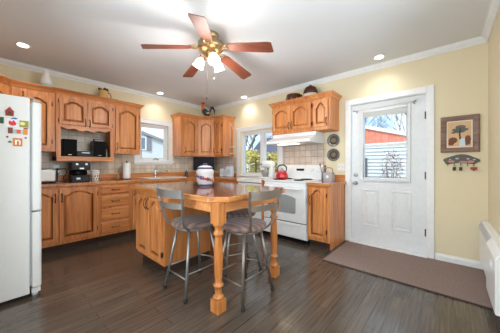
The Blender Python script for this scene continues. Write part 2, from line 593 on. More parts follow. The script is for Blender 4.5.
mb.lathe([(0.027, 0), (0.027, 0.006), (0.012, 0.012), (0.011, 0.035), (0.026, 0.045), (0.029, 0.058), (0.02, 0.07), (0.001, 0.073)], 18)
kn = mb.build('door_knob', 'steel', door)
kn.location = (X0, -3.405, 0.885)
kn.rotation_euler = (0, -PI / 2, 0)
mb = MB().lathe([(0.028, 0), (0.028, 0.01), (0.02, 0.018), (0.001, 0.019)], 18)
mb.box(-0.004, 0.004, -0.014, 0.014, 0.018, 0.034)
kn = mb.build('deadbolt', 'steel', door, 0.001)
kn.location = (X0, -3.403, 1.005)
kn.rotation_euler = (0, -PI / 2, 0)
for z in (0.30, 1.02, 1.78):
    MB().box(X0 - 0.006, X0 + 0.01, y0 - 0.01, y0 + 0.014, z - 0.045, z + 0.045).tube([(X0 - 0.008, y0 - 0.002, z - 0.05), (X0 - 0.008, y0 - 0.002, z + 0.05)], 0.007, 8).build('hinge', 'bronze', door)
mb = MB()
for a, b in ((DW[0] - 0.07, DW[0] + 0.004), (DW[1] - 0.004, DW[1] + 0.07)):
    mb.box(-0.02, -0.0005, a, b, 0.0, DW[3] + 0.07)
mb.box(-0.02, -0.0005, DW[0] + 0.004, DW[1] - 0.004, DW[3] - 0.004, DW[3] + 0.07)
mb.box(0.0, 0.17, DW[0] + 0.0005, DW[0] + 0.010, 0.0, DW[3] - 0.0005)
mb.box(0.0, 0.17, DW[1] - 0.010, DW[1] - 0.0005, 0.0, DW[3] - 0.0005)
mb.box(0.0, 0.17, DW[0] + 0.01, DW[1] - 0.01, DW[3] - 0.012, DW[3] - 0.0005)
struct('trim_4', mb, 'trim', None, 0.003)
struct('trim_5', MB().box(-0.05, 0.17, DW[0] - 0.0, DW[1] + 0.0, 0.0005, 0.026), 'trim', None, 0.004)

# curtain rod and rolled sheer over the door glass
rod = thing('curtain_rod', 'thin white curtain rod on brackets across the door glass', 'curtain rod', (0.0, -3.765, 1.95))
MB().tube([(-0.05, -0.355, 0.012), (-0.05, 0.355, 0.0)], 0.009, 10).build('rod', 'trim', rod)
for s, z in ((-0.345, 0.012), (0.345, -0.004)):
    MB().tube([(0.029, s, z), (-0.05, s, z)], 0.006, 8).ball((-0.05, s * 1.05, z), 0.014).box(0.018, 0.0295, s - 0.012, s + 0.012, z - 0.02, z + 0.02).build('bracket', 'steel', rod)
M['blind'] = mat('roller_blind_fabric', (200, 201, 200), 0.9)
bl = thing('roller_blind', 'short pale grey roller blind drawn a little way down the door glass', 'blind', (0.0, -3.7725, 1.90))
MB().box(0.004, 0.007, -0.265, 0.265, -0.055, 0.02).build('fabric', 'blind', bl)
MB().tube([(0.0055, -0.27, 0.02), (0.0055, 0.27, 0.02)], 0.006, 10).build('roller', 'trim', bl)
MB().tube([(0.0055, -0.265, -0.058), (0.0055, 0.265, -0.058)], 0.004, 8).build('hem_bar', 'trim', bl)

# ---------------------------------------------------------------- cabinets
def arch_pts(x0, x1, zt, rise, n=20):
    pts = []
    for i in range(n + 1):
        u = i / n
        w = min(1, max(0, (u - 0.12) / 0.76))
        h = max(0.0, 1 - (2 * w - 1) ** 2) ** 0.8
        pts.append((x0 + (x1 - x0) * u, zt - rise + rise * h))
    return pts

def handle(parent, x, z, y=-0.027, L=0.10, vertical=True, m='bronze'):
    mb = MB()
    pts = []
    for i in range(9):
        u = i / 8
        d = 0.028 * math.sin(PI * u) ** 0.6
        q = -L / 2 + L * u
        pts.append((x, y - d, z + q) if vertical else (x + q, y - d, z))
    mb.tube(pts, [0.006, 0.005, 0.0045, 0.005, 0.006, 0.005, 0.0045, 0.005, 0.006], 8)
    for e in (pts[0], pts[-1]):
        mb.ball((e[0], y - 0.002, e[2]), 0.009, 0.004, 0.013)
    return mb.build('handle', m, parent)

def hinges(parent, x, zs, y=-0.012):
    for z in zs:
        MB().box(x - 0.007, x + 0.007, y - 0.012, y + 0.008, z - 0.024, z + 0.024).tube([(x, y - 0.013, z - 0.03), (x, y - 0.013, z + 0.03)], 0.0045, 8).build('hinge', 'bronze', parent)

def door_leaf(parent, x0, z0, W, H, hside=None, hz=None, arch=0.05, st=None, hinge=True, m='oak_z'):
    """cathedral raised-panel door on the plane y=0 of its cabinet, facing -y"""
    t = 0.026
    s = st or min(0.048, W * 0.155)
    x1, z1 = x0 + W, z0 + H
    mb = MB()
    g = 0.002
    mb.box(x0, x0 + s, -t, -g, z0, z1)
    mb.box(x1 - s, x1, -t, -g, z0, z1)
    mb.box(x0 + s, x1 - s, -t, -g, z0, z0 + s)
    ap = arch_pts(x0 + s, x1 - s, z1 - s * 0.85, arch)
    vs, fs = [], []
    n = len(ap)
    for (x, z) in ap:
        vs += [(x, -t, z), (x, -t, z1), (x, -g, z), (x, -g, z1)]
    for i in range(n - 1):
        a, b = i * 4, (i + 1) * 4
        fs += [(a, b, b + 1, a + 1), (a + 2, a + 3, b + 3, b + 2), (a, a + 2, b + 2, b), (a + 1, b + 1, b + 3, a + 3)]
    mb.add(vs, fs)
    d = mb.build('door', m, parent, 0.0025)
    # raised field
    out = [(x0 + s, z0 + s), (x1 - s, z0 + s)] + ap[::-1]
    cx = (x0 + x1) / 2
    zc = (z0 + z1) / 2
    def inset(o_):
        r = []
        w, h = (W - 2 * s), (H - 2 * s)
        for (x, z) in out:
            r.append((cx + (x - cx) * (1 - 2 * o_ / w), zc + (z - zc) * (1 - 2 * o_ / h)))
        return r
    mb = MB()
    rings = [(inset(0.0), 0.0), (inset(0.009), 0.0), (inset(0.012), -0.006), (inset(0.032), -0.0205), (inset(0.036), -0.0205)]
    vs, fs = [], []
    n = len(out)
    for pts, y in rings:
        vs += [(p[0], y, p[1]) for p in pts]
    for i in range(len(rings) - 1):
        for k in range(n):
            fs.append((i * n + k, i * n + (k + 1) % n, (i + 1) * n + (k + 1) % n, (i + 1) * n + k))
    fs.append(tuple((len(rings) - 1) * n + k for k in range(n)))
    mb.add(vs, fs)
    mb.build('raised_panel', m, d)
    if hside:
        hx = x1 - s * 0.5 if hside == 'r' else x0 + s * 0.5
        handle(d, hx, hz if hz is not None else z0 + 0.09)
        if hinge:
            hinges(d, x0 - 0.004 if hside == 'r' else x1 + 0.004, (z0 + H * 0.14, z1 - H * 0.14))
    return d

def drawer_front(parent, x0, z0, W, H, m='oak_x', y=0.0):
    mb = MB()
    def ring(i, yy):
        return [(x0 + i, yy, z0 + i), (x0 + W - i, yy, z0 + i), (x0 + W - i, yy, z0 + H - i), (x0 + i, yy, z0 + H - i)]
    rr = [ring(0, -0.002), ring(0, -0.014), ring(0.012, -0.021), ring(0.016, -0.021)]
    vs = [p for r_ in rr for p in r_]
    fs = [(0, 3, 2, 1)]
    for i in range(3):
        for k in range(4):
            fs.append((i * 4 + k, i * 4 + (k + 1) % 4, i * 4 + 4 + (k + 1) % 4, i * 4 + 4 + k))
    fs.append((12, 13, 14, 15))
    mb.add(vs, fs)
    d = mb.build('drawer', m, parent)
    handle(d, x0 + W / 2, z0 + H / 2, -0.022, 0.10, False)
    return d

ZB, ZT = 1.34, 2.15
RB = -PI / 2
def carcass(parent, W, D, z0, z1, m='oak_z', y0=0.0):
    return MB().box(0, W, y0, D, z0, z1).build('body', m, parent, 0.002)

# --- wall cabinets along the back wall
c = thing('corner_wall_cabinet', 'diagonal oak corner wall cabinet with arched door above the fridge', 'cabinet', (-3.74, -0.64, ZB), PI / 4)
# local x runs along the diagonal front, y goes back into the corner
W = 0.31 * math.sqrt(2)
MB().prism([(0.0, 0.0), (W, 0.0), (0.670, 0.232), (0.2355, 0.667), (-0.2157, 0.2157)], 'z', 0, ZT - ZB).build('body', 'oak_z', c)
door_leaf(c, 0.03, 0.03, W - 0.06, 0.72, 'l')
c = thing('wall_cabinet', 'tall oak wall cabinet with one arched door between the fridge corner and the stereo shelf', 'cabinet', (-3.427, -0.335, ZB))
carcass(c, 0.425, 0.333, 0, ZT - ZB)
door_leaf(c, 0.08, 0.035, 0.30, 0.715, 'l', hz=0.70)

nc = thing('open_shelf_cabinet', 'oak wall cabinet with two small doors over an open shelf holding the stereo', 'cabinet', (-3.0, -0.36, 1.215))
W = 0.718
mb = MB().box(0, W, 0, 0.35, 0.485, 0.935)
mb.box(0, 0.02, 0, 0.35, 0, 0.485).box(W - 0.02, W, 0, 0.35, 0, 0.485)
mb.box(0, 0.05, -0.001, 0.02, 0, 0.485).box(W - 0.05, W, -0.001, 0.02, 0, 0.485)
mb.build('body', 'oak_z', nc)
MB().box(0.0, W, -0.012, 0.351, -0.005, 0.062).build('shelf', 'oak_x', nc, 0.004)
# scalloped valance
bot = []
for i in range(41):
    u = i / 40
    bot.append((0.05 + (W - 0.1) * u, 0.455 + 0.012 * math.cos(u * PI * 8) + 0.012 * math.cos(u * 2 * PI)))
MB().prism([(0.05, 0.50), (W - 0.05, 0.50)] + bot[::-1], 'y', -0.002, 0.018).build('valance', 'oak_x', nc)
door_leaf(nc, 0.03, 0.515, 0.325, 0.375, 'r', hz=0.565, arch=0.045)
door_leaf(nc, 0.363, 0.515, 0.325, 0.375, 'l', hz=0.565, arch=0.045)

c = thing('wall_cabinet', 'oak wall cabinet with one arched door left of the sink window', 'cabinet', (-2.28, -0.335, ZB))
carcass(c, 0.43, 0.333, 0, ZT - ZB)
door_leaf(c, 0.025, 0.035, 0.37, 0.735, 'l', hz=0.12)

# --- corner group
c = thing('wall_cabinet', 'oak wall cabinet with one arched door right of the sink window', 'cabinet', (-1.05, -0.335, ZB))
carcass(c, 0.41, 0.333, 0, ZT - ZB)
door_leaf(c, 0.055, 0.035, 0.325, 0.735, 'l', hz=0.12)
A, B_ = Vector((-0.638, -0.335)), Vector((-0.335, -0.545))
ang = math.atan2(B_.y - A.y, B_.x - A.x)
c = thing('corner_wall_cabinet', 'oak corner wall cabinet with angled arched door under the rooster', 'cabinet', (A.x, A.y, ZB), ang)
R2 = Matrix.Rotation(-ang, 2)
loc = [R2 @ (Vector(p) - A) for p in ((A.x, A.y), (B_.x, B_.y), (-0.003, -0.545), (-0.003, -0.003), (A.x, -0.003))]
MB().prism([tuple(p) for p in loc], 'z', 0, ZT - ZB).build('body', 'oak_z', c)
W = (B_ - A).length
door_leaf(c, 0.02, 0.035, W - 0.04, 0.735, None, arch=0.05)
c = thing('wall_cabinet', 'narrow oak wall cabinet between the corner cabinet and the double window', 'cabinet', (-0.335, -0.549, ZB), RB)
carcass(c, 0.29, 0.333, 0, ZT - ZB)
door_leaf(c, 0.012, 0.035, 0.235, 0.735, 'l', hz=0.12, st=0.04)
# small white rack on the side of that cabinet
rk = thing('corner_rack', 'small white two-tier wire rack on the cabinet side by the double window', 'rack', (-0.09, -0.842, 1.38))
mb = MB()
for z in (0.03, 0.17):
    pts = [(-0.07, -0.004, z)] + [(-0.07 + 0.14 * i / 8, -0.004 - 0.075 * math.sin(PI * i / 8), z) for i in range(1, 8)] + [(0.07, -0.004, z)]
    mb.prism([(p[0], p[1]) for p in pts], 'z', z - 0.006, z + 0.004)
mb.build('shelf', 'ceramic', rk)
mb = MB()
for x in (-0.055, 0.055):
    mb.tube([(x, -0.006, -0.02), (x, -0.006, 0.72)], 0.004, 6)
mb.tube([(-0.055, -0.006, 0.70), (0.0, -0.06, 0.55), (0.055, -0.006, 0.70)], 0.003, 6)
mb.tube([(0.0, -0.06, 0.55), (0.0, -0.075, 0.17), (0.0, -0.07, 0.03)], 0.0035, 6)
mb.build('wire', 'ceramic', rk)

# --- cabinets over the range hood
c = thing('wall_cabinet', 'double-door oak wall cabinet mounted above the white range hood', 'cabinet', (-0.335, -2.125, 1.68), RB)
carcass(c, 0.755, 0.333, 0, 2.15 - 1.68)
door_leaf(c, 0.03, 0.05, 0.345, 0.385, 'r', hz=0.12, arch=0.05)
door_leaf(c, 0.382, 0.05, 0.36, 0.385, 'l', hz=0.12, arch=0.05)
c = thing('wall_cabinet', 'narrow single-door oak wall cabinet above the two decorative plates', 'cabinet', (-0.335, -2.882, 1.68), RB)
carcass(c, 0.283, 0.333, 0, 2.15 - 1.68)
door_leaf(c, 0.025, 0.05, 0.225, 0.385, 'r', hz=0.12, arch=0.07, st=0.04)

# --- crown strips on the cabinets
def crown_run(name, label, pts, z):
    """moulding swept along a floor-plan polyline; the profile leans outwards to the right of travel"""
    prof = [(-0.30, 0.0), (0.004, 0.0), (0.012, 0.018), (0.032, 0.042), (0.04, 0.052), (0.048, 0.056), (0.048, 0.068), (-0.30, 0.068)]
    prof = [(max(a, -0.02), b) for a, b in prof]
    P = [Vector(p) for p in pts]
    n = len(P)
    mb = MB()
    vs, fs = [], []
    for i in range(n):
        if i == 0: d0 = d1 = (P[1] - P[0]).normalized()
        elif i == n - 1: d0 = d1 = (P[-1] - P[-2]).normalized()
        else:
            d0 = (P[i] - P[i - 1]).normalized(); d1 = (P[i + 1] - P[i]).normalized()
        n0 = Vector((d0.y, -d0.x)); n1 = Vector((d1.y, -d1.x))
        mm = (n0 + n1); mm = mm / (1 + n0.dot(n1)) if (1 + n0.dot(n1)) > 0.2 else n0
        for a, b in prof:
            vs.append((P[i].x + mm.x * a, P[i].y + mm.y * a, z + b))
    k = len(prof)
    for i in range(n - 1):
        for j in range(k):
            fs.append((i * k + j, i * k + (j + 1) % k, (i + 1) * k + (j + 1) % k, (i + 1) * k + j))
    fs.append(tuple(range(k))); fs.append(tuple(range((n - 1) * k, n * k)))
    mb.add(vs, fs)
    o = mb.build(name, 'oak_x')
    return tag(o, label, 'moulding', 'oak crowns on the wall cabinets')
CZ = ZT + 0.001
crown_run('cabinet_moulding', 'long oak crown strip along the cabinets above fridge and stereo', [(-4.03, -0.645), (-3.74, -0.645), (-3.43, -0.34), (-3.0, -0.34), (-3.0, -0.362), (-2.282, -0.362), (-2.282, -0.34), (-1.848, -0.34), (-1.848, -0.005)], CZ)
crown_run('cabinet_moulding', 'oak crown strip bending round the corner cabinets under the rooster', [(-1.052, -0.005), (-1.052, -0.34), (-0.64, -0.34), (-0.338, -0.55), (-0.338, -0.842), (-0.005, -0.842)], CZ)
crown_run('cabinet_moulding', 'oak crown strip on the cabinets above the range hood', [(-0.005, -2.122), (-0.338, -2.122), (-0.338, -3.168), (-0.005, -3.168)], CZ)

# --- base cabinets
TK = 0.10
def base(name, label, W, D, loc, rot):
    c = thing(name, label, 'cabinet', loc, rot)
    MB().box(0, W, 0, D, TK, 0.868).build('body', 'oak_z', c, 0.002)
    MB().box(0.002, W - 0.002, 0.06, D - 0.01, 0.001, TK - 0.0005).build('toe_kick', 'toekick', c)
    return c
YF = -0.605
c = base('base_cabinet', 'double-door oak base cabinet under the coffee maker', 0.912, 0.59, (-3.47, YF, 0), 0)
door_leaf(c, 0.03, TK + 0.05, 0.42, 0.69, 'r', hz=0.72)
door_leaf(c, 0.468, TK + 0.05, 0.42, 0.69, 'l', hz=0.72)
c = base('drawer_cabinet', 'oak base cabinet with a stack of four drawers', 0.435, 0.59, (-2.556, YF, 0), 0)
for z, h in ((0.13, 0.165), (0.325, 0.175), (0.525, 0.165), (0.715, 0.13)):
    drawer_front(c, 0.025, z, 0.385, h)
c = base('base_cabinet', 'single-door oak base cabinet just right of the four drawers', 0.40, 0.59, (-2.119, YF, 0), 0)
door_leaf(c, 0.025, TK + 0.05, 0.35, 0.69, 'l', hz=0.72)
c = base('sink_cabinet', 'oak base cabinet below the kitchen sink', 0.80, 0.59, (-1.717, YF, 0), 0)
door_leaf(c, 0.02, TK + 0.05, 0.37, 0.53, 'r', hz=0.6)
door_leaf(c, 0.41, TK + 0.05, 0.37, 0.53, 'l', hz=0.6)
drawer_front(c, 0.02, 0.71, 0.76, 0.13)
c = base('corner_base_cabinet', 'oak base cabinet in the corner below the monitor', 0.30, 0.59, (-0.915, YF, 0), 0)
door_leaf(c, 0.015, TK + 0.05, 0.265, 0.69, 'l', hz=0.72)
c = base('base_cabinet', 'oak base cabinet in front of the narrow wall cabinet by the window', 0.445, 0.59, (-0.605, -0.62, 0), RB)
door_leaf(c, 0.06, TK + 0.05, 0.36, 0.53, 'r', hz=0.6)
drawer_front(c, 0.06, 0.71, 0.36, 0.13)
c = base('base_cabinet', 'oak base cabinet directly left of the low white-topped appliance', 0.465, 0.59, (-0.605, -1.082, 0), RB)
door_leaf(c, 0.03, TK + 0.05, 0.40, 0.53, 'r', hz=0.6)
drawer_front(c, 0.03, 0.71, 0.40, 0.13)
c = thing('dishwasher', 'low white-topped kitchen appliance below the double window, left of the stove', 'appliance', (-0.60, -1.552, 0), RB)
W = 0.568
MB().box(0, W, 0.0, 0.585, 0.06, 0.838).build('body', 'white', c, 0.003)
MB().box(0.02, W - 0.02, 0.05, 0.56, 0.001, 0.0595).build('toe_kick', 'blackmatte', c)
MB().box(0.002, W - 0.002, 0.002, 0.58, 0.8385, 0.8505).build('shadow_gap', 'blackmatte', c)
MB().box(-0.002, W, -0.04, 0.590, 0.851, 0.9065).build('worktop', 'gloss_white', c, 0.006)
d = MB().box(0.01, W - 0.01, -0.02, -0.0005, 0.075, 0.70).build('door', 'white', c, 0.004)
handle(d, W / 2, 0.66, L=0.30, vertical=False, m='steel')
MB().box(0.01, W - 0.01, -0.024, -0.0005, 0.705, 0.83).build('control_panel', 'white', c, 0.004)
MB().box(W + 0.001, W + 0.034, -0.038, 0.585, 0.06, 0.9065).build('filler_strip', 'oak_z', c, 0.002)
c = base('base_cabinet', 'narrow oak base cabinet between the stove and the white door', 0.315, 0.59, (-0.605, -2.94, 0), RB)
door_leaf(c, 0.02, TK + 0.05, 0.255, 0.69, None, arch=0.06)
d_ = [o for o in c.children if o.name.startswith('door')][0]
handle(d_, 0.045, 0.66); hinges(d_, 0.279, (0.25, 0.74))
MB().box(0.297, 0.3152, 0.058, 0.585, 0.001, TK + 0.01).build('side_panel', 'oak_z', c)

# --- countertops
ct = thing('countertop', 'long brown countertop with oak edge turning the corner below the sink window', 'countertop', (-0.3, -0.3, 0.869))
ct_l = lambda p: [(x + 0.3, y + 0.3) for x, y in p]
MB().prism(ct_l([(-3.9, -0.009), (-3.9, -0.625), (-0.625, -0.625), (-0.625, -1.545), (-0.009, -1.545), (-0.009, -0.009)]), 'z', 0, 0.038).build('worktop', 'counter', ct)
mb = MB()
mb.box(-3.6, -0.325, -0.343, -0.3255, -0.003, 0.037)
mb.box(-0.343, -0.3255, -1.245, -0.3255, -0.003, 0.037)
mb.build('front_edge', 'oak_edge', ct, 0.005)
mb = MB()
mb.box(-3.6, 0.291, 0.272, 0.291, 0.0385, 0.13)
mb.box(0.272, 0.291, -0.62, 0.2715, 0.0385, 0.10)
mb.build('backsplash_lip', 'oak_x', ct, 0.003)
ct = thing('countertop', 'short brown countertop on the narrow cabinet by the door', 'countertop', (-0.3, -3.1, 0.869))
MB().box(-0.325, 0.291, -0.165, 0.160, 0, 0.038).build('worktop', 'counter', ct)
mb = MB().box(-0.345, -0.3255, -0.167, 0.160, -0.003, 0.037).box(-0.325, 0.291, -0.182, -0.1655, -0.003, 0.037)
mb.build('front_edge', 'oak_edge', ct, 0.005)
MB().box(0.272, 0.2995, -0.165, 0.155, 0.0385, 0.13).build('backsplash_lip', 'oak_y', ct, 0.003)

# --- sink and faucet
sk = thing('kitchen_sink', 'white drop-in sink rim set in the counter under the window', 'sink', (-1.43, -0.33, 0.908))
mb = MB()
mb.box(-0.38, -0.34, -0.23, 0.2, 0, 0.012).box(0.34, 0.38, -0.23, 0.2, 0, 0.012).box(-0.34, 0.34, 0.13, 0.2, 0, 0.012).box(-0.34, 0.34, -0.23, -0.19, 0, 0.012)
mb.build('rim', 'ceramic', sk, 0.004)
MB().box(-0.34, 0.34, -0.19, 0.13, 0.0, 0.003).build('basin', 'steel', sk)
fa = thing('faucet', 'chrome single-lever kitchen faucet beneath the sink window', 'faucet', (-1.50, -0.165, 0.921))
mb = MB().lathe([(0.03, 0), (0.03, 0.008), (0.022, 0.02), (0.02, 0.10), (0.024, 0.13), (0.014, 0.15), (0.001, 0.153)], 16)
mb.build('body', 'chrome', fa)
mb = MB().tube([(0.0, 0, 0.075), (0.05, -0.02, 0.11), (0.12, -0.05, 0.135), (0.19, -0.08, 0.125), (0.21, -0.09, 0.10)], [0.016, 0.013, 0.012, 0.013, 0.012], 10)
mb.build('spout', 'chrome', fa)
MB().tube([(0, 0, 0.14), (0.01, 0.0, 0.18), (0.03, -0.01, 0.215)], [0.011, 0.008, 0.006], 8).build('lever', 'chrome', fa)

# ---------------------------------------------------------------- fridge
fr = thing('refrigerator', 'white two-door refrigerator with magnets on its side, seen edge-on', 'refrigerator', (-3.70, -1.345, 0))
MB().box(-0.325, 0.345, -0.372, 0.372, 0.03, 1.735).build('body', 'fridge', fr, 0.008)
MB().box(0.3455, 0.356, -0.362, 0.362, 0.10, 1.69).build('gasket', 'fridge_gasket', fr)
for nm, za, zb in (('freezer_drawer', 0.075, 0.738), ('fridge_door', 0.750, 1.705)):
    # leaf with a bowed, rounded front
    pts = []
    yw = 0.374
    prof = [(0.357, -yw), (0.405, -yw), (0.42, -yw + 0.01), (0.432, -0.2), (0.436, 0.0), (0.432, 0.2), (0.42, yw - 0.01), (0.405, yw), (0.357, yw)]
    d = MB().prism(prof, 'z', za, zb).build(nm, 'fridge', fr, 0.012, 3)
    hz = (zb - 0.03, zb - 0.40) if nm[0] == 'f' and za < 0.5 else (za + 0.03, za + 0.45)
    z_a, z_b = min(hz), max(hz)
    MB().tube([(0.432, 0.30, z_a), (0.468, 0.30, z_a + 0.03), (0.468, 0.30, z_b - 0.03), (0.432, 0.30, z_b)], 0.011, 8).build('handle', 'fridge', d)
MB().box(0.36, 0.41, -0.368, -0.33, 1.7055, 1.722).box(0.30, 0.375, -0.366, -0.335, 1.735, 1.742).build('hinge_cap', 'fridge_gasket', fr, 0.004)
MB().box(0.357, 0.415, -0.36, 0.36, 0.03, 0.07).build('kick_grille', 'fridge', fr)
for s in (-1, 1):
    MB().lathe([(0.022, 0), (0.022, 0.03)], 12, (0.38, s * 0.33, 0.0005)).build('foot', 'fridge', fr)
    MB().lathe([(0.022, 0), (0.022, 0.03)], 12, (-0.28, s * 0.33, 0.0005)).build('foot', 'fridge', fr)

MC = {}
def cmat(rgb, rough=0.5):
    if rgb not in MC:
        MC[rgb] = mat('paint_%d_%d_%d' % rgb, rgb, rough)
    return MC[rgb]
FY = -1.7175
def magnet(name, label, x, z, parts):
    t = thing(name, label, 'magnet', (x, FY, z), 0, 'magnets on the fridge side')
    for nm, rgb, pts, th in parts:
        MB().prism([(a * 0.8, b * 0.8) for a, b in pts], 'y', -0.0005, -th).build(nm, cmat(rgb), t)
    return t
def rectp(x0, x1, z0, z1):
    return [(x0, z0), (x1, z0), (x1, z1), (x0, z1)]
def disc(cx, cz, r, n=14, sz=1.0):
    return [(cx + r * math.cos(2 * PI * i / n), cz + r * sz * math.sin(2 * PI * i / n)) for i in range(n)]
magnet('house_magnet', 'red-brown house-shaped magnet, topmost on the fridge side', -3.475, 1.595, [('plaque', (150, 44, 34), [(-0.03, -0.045), (0.03, -0.045), (0.03, 0.0), (0.036, 0.0), (0.0, 0.05), (-0.036, 0.0), (-0.03, 0.0)], 0.006), ('front_patch', (90, 50, 40), rectp(-0.012, 0.012, -0.03, 0.0), 0.008)])
magnet('photo_magnet', 'dark green picture magnet at the left edge of the fridge magnets', -3.525, 1.515, [('card', (44, 74, 52), rectp(-0.03, 0.022, -0.03, 0.035), 0.004), ('caption_strip', (228, 226, 220), rectp(-0.03, 0.022, -0.06, -0.031), 0.004)])
magnet('crab_magnet', 'white card magnet with red crab and blue waves', -3.462, 1.505, [('card', (240, 238, 236), rectp(-0.05, 0.035, -0.045, 0.04), 0.003), ('crab_picture', (214, 48, 62), [(-0.02, -0.02), (0.0, -0.032), (0.026, -0.026), (0.034, -0.005), (0.022, 0.012), (0.012, 0.03), (0.0, 0.008), (-0.016, 0.022), (-0.024, 0.0)], 0.005), ('wave_picture', (52, 96, 176), [(-0.01, 0.032), (0.01, 0.04), (0.03, 0.036), (0.042, 0.05), (0.02, 0.056), (0.0, 0.05)], 0.006)])
magnet('landscape_magnet', 'wide olive-green magnet with a pale oval', -3.392, 1.505, [('plate', (154, 150, 58), rectp(-0.032, 0.036, -0.038, 0.032), 0.005), ('oval_patch', (226, 216, 160), disc(-0.010, 0.0, 0.02, 16, 0.9), 0.007)])
magnet('strip_magnet', 'long banner magnet of brown, orange, red and teal blocks', -3.425, 1.435, [('brown_block', (128, 62, 46), rectp(-0.075, -0.04, -0.025, 0.035), 0.005), ('teal_block', (150, 196, 190), rectp(-0.04, -0.012, -0.02, 0.02), 0.004), ('red_block', (226, 84, 48), rectp(-0.012, 0.018, -0.02, 0.02), 0.005), ('pale_block', (164, 206, 200), rectp(0.018, 0.036, -0.02, 0.02), 0.004), ('orange_block', (226, 140, 52), rectp(0.036, 0.07, -0.028, 0.034), 0.005), ('brown_bar', (110, 60, 44), rectp(0.04, 0.074, 0.034, 0.044), 0.006)])
nm_ = magnet('letter_magnet', 'square orange tile magnet with a white letter n', -3.428, 1.345, [('tile', (222, 122, 34), rectp(-0.034, 0.034, -0.042, 0.042), 0.006)])
MB().box(-0.016, -0.006, -0.009, -0.006, -0.022, 0.02).box(0.007, 0.017, -0.009, -0.006, -0.022, 0.008).prism([(-0.006, 0.004), (-0.002, 0.012), (0.003, 0.012), (0.007, 0.006), (0.017, 0.008), (0.012, 0.018), (0.004, 0.022), (-0.006, 0.016)], 'y', -0.006, -0.009).build('letter', cmat((244, 240, 230)), nm_)
magnet('button_magnet', 'tiny dark red round magnet left above the letter tile', -3.488, 1.385, [('button', (130, 36, 50), disc(0, 0, 0.009), 0.006)])
magnet('button_magnet', 'tiny dark red round magnet right above the letter tile', -3.381, 1.385, [('button', (130, 36, 50), disc(0, 0, 0.009), 0.006)])
magnet('leaf_magnet', 'tiny green leaf magnet left of the letter tile', -3.475, 1.345, [('leaf', (62, 120, 62), [(-0.016, -0.008), (0.014, -0.010), (0.016, 0.0), (0.0, 0.014)], 0.005)])

# ---------------------------------------------------------------- island with legs
IX0, IX1, IY0, IY1 = -2.455, -1.455, -3.15, -1.53
isl = thing('kitchen_island', 'oak kitchen island with glossy brown top, cabinet end and two turned legs', 'island', (-2.0, -2.35, 0))
ox, oy = 2.0, 2.35
ch = 0.10
def tp(i):
    return [(p[0] + ox, p[1] + oy) for p in ((IX0 + i, IY1 - i), (IX0 + i, IY0 + ch), (IX0 + ch, IY0 + i), (IX1 - ch, IY0 + i), (IX1 - i, IY0 + ch), (IX1 - i, IY1 - i))]
MB().prism(tp(0.0015), 'z', 0.8645, 0.9045).build('tabletop', 'island_top', isl, 0.004)
# oak edge band all round
mb = MB()
a_, b_ = tp(-0.016), tp(0.0)
n = len(a_)
vs = [(p[0], p[1], z) for z in (0.862, 0.9035) for p in a_] + [(p[0], p[1], z) for z in (0.862, 0.9035) for p in b_]
fs = []
for k in range(n):
    k2 = (k + 1) % n
    fs += [(k, k2, n + k2, n + k), (2 * n + k, 3 * n + k, 3 * n + k2, 2 * n + k2), (n + k, n + k2, 3 * n + k2, 3 * n + k), (k, 2 * n + k, 2 * n + k2, k2)]
mb.add(vs, fs)
mb.build('edge_band', 'oak_edge', isl, 0.006, 3)
BX0, BX1, BY0, BY1 = -2.395, -1.80, -2.245, -1.575
mb = MB().box(BX0 + ox, BX1 + ox, BY0 + oy, BY1 + oy, TK, 0.8635)
mb.build('body', 'oak_panel', isl, 0.002)
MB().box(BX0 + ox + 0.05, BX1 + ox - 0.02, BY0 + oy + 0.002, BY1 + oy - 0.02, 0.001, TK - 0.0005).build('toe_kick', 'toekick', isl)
# apron
mb = MB()
ax0, ax1, ay0 = -2.415 + ox, -1.60 + ox, -3.11 + oy
mb.box(ax0, ax0 + 0.02, ay0 + 0.07, BY0 + oy - 0.002, 0.775, 0.8635)
mb.box(ax1 - 0.02, ax1, ay0 + 0.07, IY1 + oy - 0.06, 0.775, 0.8635)
mb.box(ax0 + 0.075, ax1 - 0.075, ay0, ay0 + 0.02, 0.775, 0.8635)
mb.build('apron', 'oak_x', isl, 0.002)
# doors on the end facing the fridge: face frame in a local frame turned to -x
face = bpy.data.objects.new('cabinet_front', None)
COL.objects.link(face)
fm = MB().box(0, BY1 - BY0, 0.0, 0.004, TK, 0.8635).build('face_frame', 'oak_z')
bpy.data.objects.remove(face)
fm.parent = isl
fm.location = (BX0 + ox - 0.0045, BY1 + oy, 0)
fm.rotation_euler = (0, 0, RB)
d1 = door_leaf(fm, 0.025, TK + 0.04, 0.30, 0.66, None, arch=0.055)
d2 = door_leaf(fm, 0.335, TK + 0.04, 0.31, 0.66, None, arch=0.055)
for d_, hx, gx in ((d1, 0.30, 0.021), (d2, 0.36, 0.649)):
    d_.parent = isl
    d_.location = fm.location
    d_.rotation_euler = fm.rotation_euler
    handle(d_, hx, 0.72, L=0.12)
    hinges(d_, gx, (0.22, 0.70))
# turned legs
def leg_mesh():
    mb = MB()
    h = 0.045
    mb.box(-h, h, -h, h, 0.0008, 0.10)
    mb.prism([(-h, -h), (h, -h), (h, h), (-h, h)], 'z', 0.69, 0.8615)
    prof = [(0.030, 0.10), (0.042, 0.105), (0.044, 0.118), (0.036, 0.128), (0.027, 0.135), (0.026, 0.165), (0.030, 0.19), (0.040, 0.20), (0.041, 0.212), (0.031, 0.222),
            (0.027, 0.24), (0.032, 0.30), (0.036, 0.38), (0.036, 0.44), (0.033, 0.52), (0.028, 0.585), (0.028, 0.592), (0.039, 0.602), (0.041, 0.614), (0.038, 0.625), (0.029, 0.632), (0.027, 0.65), (0.032, 0.668), (0.044, 0.678), (0.044, 0.69)]
    mb.lathe(prof, 24)
    return mb
for x, y in ((-2.385, -3.078), (-1.632, -3.078)):
    l = leg_mesh().build('leg', 'oak_dark_z', isl, 0.003)
    l.location = (x + ox, y + oy, 0)

